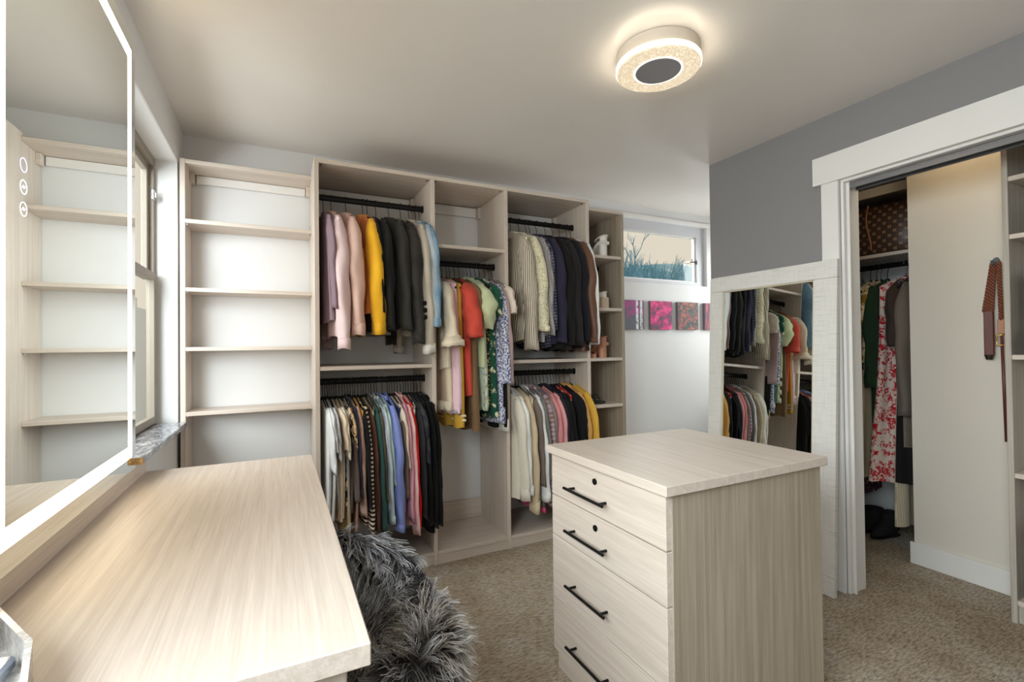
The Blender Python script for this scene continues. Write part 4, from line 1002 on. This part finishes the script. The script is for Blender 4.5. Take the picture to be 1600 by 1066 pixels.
def bag(loc, rz, size, label, mat, hm, name='handbag', strap=True):
    t = thing(name, label, 'bag', loc, rz); lx, ly, lz = size; rg = []
    for k, z in ((.90, 0), (1.0, .06), (1.02, .4), (.97, .75), (.86, .93), (.6, 1.0)):
        rg.append([(lx*k*(abs(math.cos(a))**.45)*(1 if math.cos(a) > 0 else -1), ly*(.5+.5*k)*(abs(math.sin(a))**.45)*(1 if math.sin(a) > 0 else -1), lz*z) for a in [2*PI*j/36 for j in range(36)]])
    smooth_by_angle(B().rings(rg).build('bag_body', mat, t), 1.0)
    B().tube([(0, -ly*.85, lz+.001), (0, ly*.85, lz+.001)], .003, 6).build('zip', BLACK, t)
    if strap:
        pts = [(-lx*1.04-.004*math.sin(PI*k/10), -ly*.1+.03*math.sin(k*.5)*.4, lz*(.97-.86*k/10)) for k in range(11)]
        smooth_by_angle(B().tube(pts, .006, 8, True, .6).build('strap', hm, t), 1.2)
    else:
        pts = [(0, ly*.45*math.cos(PI*k/12), lz*.98+.07*math.sin(PI*k/12)) for k in range(13)]
        smooth_by_angle(B().tube(pts, .007, 8).build('handle', hm, t), 1.2)
    return t
bag((2.98, .66, 1.6835), 0, (.06, .12, .135), 'black leather handbag on the closet shelf', BLK, BLK, strap=False)
def motif():
    m, nt, b = new_mat('brown_motif_canvas'); v = objco(nt, (1, 26, 26), (PI/4, 0, 0))
    sp = N(nt, 'ShaderNodeSeparateXYZ'); nt.links.new(v, sp.inputs[0]); d = []
    for k in (1, 2):
        fr = N(nt, 'ShaderNodeMath', operation='FRACT'); nt.links.new(sp.outputs[k], fr.inputs[0])
        sb = N(nt, 'ShaderNodeMath', operation='SUBTRACT'); nt.links.new(fr.outputs[0], sb.inputs[0]); sb.inputs[1].default_value = .5
        ab = N(nt, 'ShaderNodeMath', operation='ABSOLUTE'); nt.links.new(sb.outputs[0], ab.inputs[0]); d.append(ab.outputs[0])
    mu = N(nt, 'ShaderNodeMath', operation='MULTIPLY'); nt.links.new(d[0], mu.inputs[0]); nt.links.new(d[1], mu.inputs[1])
    ad = N(nt, 'ShaderNodeMath', operation='ADD'); nt.links.new(d[0], ad.inputs[0]); nt.links.new(d[1], ad.inputs[1])
    sm = N(nt, 'ShaderNodeMath', operation='MULTIPLY_ADD'); nt.links.new(mu.outputs[0], sm.inputs[0]); sm.inputs[1].default_value = 3.0; nt.links.new(ad.outputs[0], sm.inputs[2])
    nt.links.new(ramp(nt, sm.outputs[0], [(.10, lin((70, 48, 34))), (.16, lin((168, 130, 86))), (.30, lin((150, 112, 72))), (.36, lin((66, 44, 32)))]), b.inputs['Base Color'])
    b.inputs['Roughness'].default_value = .45; return m
board_t = thing('closet_rod_shelf', 'wooden shelf with black hanging rod inside the closet', 'shelf', (3.54, 1.68, 1.69))
for (nm, x0, x1, z0, z1) in (('shelf', 3.30, 3.78, 1.743, 1.764), ('upper_shelf', 3.32, 3.78, 2.155, 2.175)):
    box(nm, x0, x1, 1.366, 1.998, z0, z1, WY, board_t)
box('shelf_lip', 3.30, 3.319, 1.366, 1.75, 2.12, 2.175, CREAM, board_t)
n = 14; o = B().rings([[(3.43-3.54+.0075*math.cos(2*PI*k/n), y-1.68, 1.70-1.69+.0165*math.sin(2*PI*k/n)) for k in range(n)] for y in (1.367, 1.998)]).build('hanging_rod', BLACK, board_t)
smooth_by_angle(o)
bag((3.52, 1.685, 1.7645), 0, (.17, .27, .33), 'large brown duffel bag with tan motif print on the closet shelf', motif(), plain('tan_strap', (150, 98, 66), .5), 'duffel_bag')
bag((3.42, 1.895, .001), .0, (.07, .085, .20), 'plum purple tote bag on the closet floor', plain('plum_nylon', (92, 62, 96), .5), plain('plum_strap', (70, 46, 74), .5), 'tote_bag', False)
for y, rz, lb in ((1.715, 1.4, 'black suede boot beside the plum tote on closet floor'), (1.62, 1.5, 'black suede boot under the red floral dress')): boot((3.46, y, .001), rz, lb, 'boots on the closet floor', plain('black_suede', (24, 23, 23), .9), .15)
# belts
t = thing('wall_hook', 'slate blue stick-on hook on the closet wall', 'hook', (3.145, 1.008, 1.585))
SL = plain('slate_plastic', (86, 98, 102), .5)
smooth_by_angle(B().rings([[(x, .018*k*math.cos(PI*j/10), .045*k*math.sin(PI*j/10)) for j in range(11)] for x, k in ((-.0005, 1), (-.014, .9))]).build('hook_plate', SL, t))
smooth_by_angle(B().tube([(-.012, 0, .02), (-.03, 0, .006), (-.045, 0, .01), (-.05, 0, .026)], .006, 8).build('hook_arm', SL, t))
def braid(b, p0, p1, r, n_=46, ph=0):
    for k in range(3):
        pts = []
        for i in range(n_):
            u = i/(n_-1); a = 2*PI*(u*abs(p1[2]-p0[2])/.045)+k*2*PI/3+ph
            pts.append((p0[0]+(p1[0]-p0[0])*u+r*.6*math.cos(a), p0[1]+(p1[1]-p0[1])*u+r*.9*math.sin(a), p0[2]+(p1[2]-p0[2])*u))
        b.tube(pts, r*.62, 6)
    return b
BRN = plain('braided_leather', (122, 66, 44), .4); DBR = plain('tooled_leather', (96, 46, 38), .4); GOLD = plain('brass', (206, 170, 92), .25, 1)
t = thing('belt', 'brown braided leather belt with tooled end on the wall hook', 'belt', (3.118, 1.02, 1.605))
for dy in (-.012, .002, .016): braid(B(), (-.0, -.01+dy*.3, -.005), (-.0, dy+.012, -.24), .0062, ph=dy*90).build('braid', BRN, t, True)
e = B().box(-.006, .006, -.008, .030, -.455, -.235, .004).build('tooled_end', DBR, t)
smooth_by_angle(B().tube([(-.004, .011, -.452), (-.004, .011, -.475)], [.019, .012], 14).build('metal_tip', plain('pewter', (110, 104, 98), .35, 1), t))
t = thing('belt', 'tan braided belt with brass buckle and long thin tail', 'belt', (3.100, .985, 1.60))
braid(B(), (0, 0, 0), (0, -.004, -.28), .0068).build('braid', BRN, t, True)
B().box(-.005, .005, -.018, .010, -.345, -.275, .003).build('keeper', plain('tan_leather', (186, 134, 104), .5), t)
bk = B()
bk.tube([(0, -.022, -.35), (0, .014, -.35), (0, .014, -.40), (0, -.022, -.40), (0, -.022, -.35)], .004, 8); bk.build('buckle', GOLD, t, True)
B().tube([(0, -.004, -.35), (0, -.008, -.6), (0, -.012, -.86)], .006, 8, True, .5).build('tail', DBR, t, True)
# closet lamp (out of view above the opening)
t = thing('closet_lamp', 'small warm dome lamp on the closet ceiling', 'lamp', (2.86, 1.10, HC-.075))
smooth_by_angle(B().lathe((0, 0), [(.01, 0), (.06, .012), (.085, .05), (.09, .06)], 32).build('dome', emit_mat('closet_dome', (1.0, .78, .48), 9.0), t))
smooth_by_angle(B().lathe((0, 0), [(.09, .06), (.096, .062), (.096, .0748), (.05, .0748)], 32).build('lamp_base', TRIM, t))

# ------------------------------------------------------------ outside the alcove window
def hill():
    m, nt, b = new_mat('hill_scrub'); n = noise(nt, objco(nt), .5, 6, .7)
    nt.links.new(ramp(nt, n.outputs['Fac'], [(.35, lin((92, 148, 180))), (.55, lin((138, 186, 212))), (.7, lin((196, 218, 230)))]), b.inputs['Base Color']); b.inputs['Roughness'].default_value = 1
    v = []; f = []; nx, ny = 50, 24; rr = random.Random(3)
    for j in range(ny):
        for i in range(nx):
            x = 6+i*1.5; y = 14+j*1.6; u = (x-40)/30; k = j/(ny-1)
            h = (1-abs(2*min(k, .62)-1.24)/1.24)*11.5*math.exp(-u*u*.75)
            v.append((x, y, -1.5+h*.98+rr.uniform(-.25, .25)*min(1, h)))
    for j in range(ny-1):
        for i in range(nx-1): k = j*nx+i; f.append((k, k+1, k+nx+1, k+nx))
    o = mesh_obj('hillside', v, f, m, None, True); o['kind'] = 'structure'
    return o
hill()
gm = plain('yard_earth', (150, 160, 150), 1)
struct(box('yard_ground', -30, 90, 3.2, 70, -1.7, -1.5, gm, b=0))
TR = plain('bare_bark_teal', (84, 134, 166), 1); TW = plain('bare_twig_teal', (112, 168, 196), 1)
def tree(x, y, h, seed, label):
    t = thing('bare_tree', label, 'tree', (x, y, -1.5), group='bare trees outside the alcove window'); r = random.Random(seed); tk = B(); br = B()
    def grow(p, d, l, rad, lv):
        q = p+d*l; mid = (p+q)/2+Vector((r.uniform(-.06, .06), r.uniform(-.06, .06), 0))*l
        (tk if lv == 0 else br).tube([p, mid, q], [rad, rad*.85, rad*.66], 5 if lv < 2 else 3, False)
        if lv < 5:
            for k in range(3 if lv else 7):
                st = p+(q-p)*r.uniform(.45, 1.0)
                nd = (d+Vector((r.uniform(-1, 1), r.uniform(-1, 1), r.uniform(-.1, .7)))*.62).normalized()
                grow(st, nd, l*r.uniform(.5, .72), rad*.62, lv+1)
    grow(Vector((0, 0, 0)), Vector((r.uniform(-.05, .05), 0, 1)).normalized(), h*.47, h*.015, 0)
    tk.build('trunk', TR, t); br.build('branches', TW, t)
for i, (az, dist, h) in enumerate(((39.0, 11, 4.5), (40.4, 16, 5.5), (42.0, 21, 6.9), (43.6, 13.5, 5.2), (45.8, 18, 5.7), (47.6, 25, 6.8), (41.2, 27, 7.8), (37.2, 18.5, 6.2), (40.0, 13.4, 4.8), (41.3, 18.8, 5.7), (42.9, 25, 6.9), (38.3, 14.5, 5.0))):
    tree(dist*math.sin(math.radians(az)), dist*math.cos(math.radians(az)), h, 40+i, 'bare blue-green winter tree outside the alcove window')

# ------------------------------------------------------------ white fence added outside the vanity window for a pale view
t = thing('added_fence', 'white board fence added for a pale view from the vanity window', 'fence', (-1.55, 8.0, -1.5))
VW = plain('white_vinyl', (236, 236, 238), .5)
for k in range(8): B().box(-.03, .03, -4.6+k*1.2, -3.46+k*1.2, .05, 3.25, .004).build('fence_panel', VW, t)
for k in range(9): B().box(-.055, .055, -4.66+k*1.2-.045, -4.66+k*1.2+.045, 0, 3.35, .006).build('post', VW, t)
struct(box('yard_side', -30, -.6, 2.5, 70, -1.72, -1.501, gm, b=0))
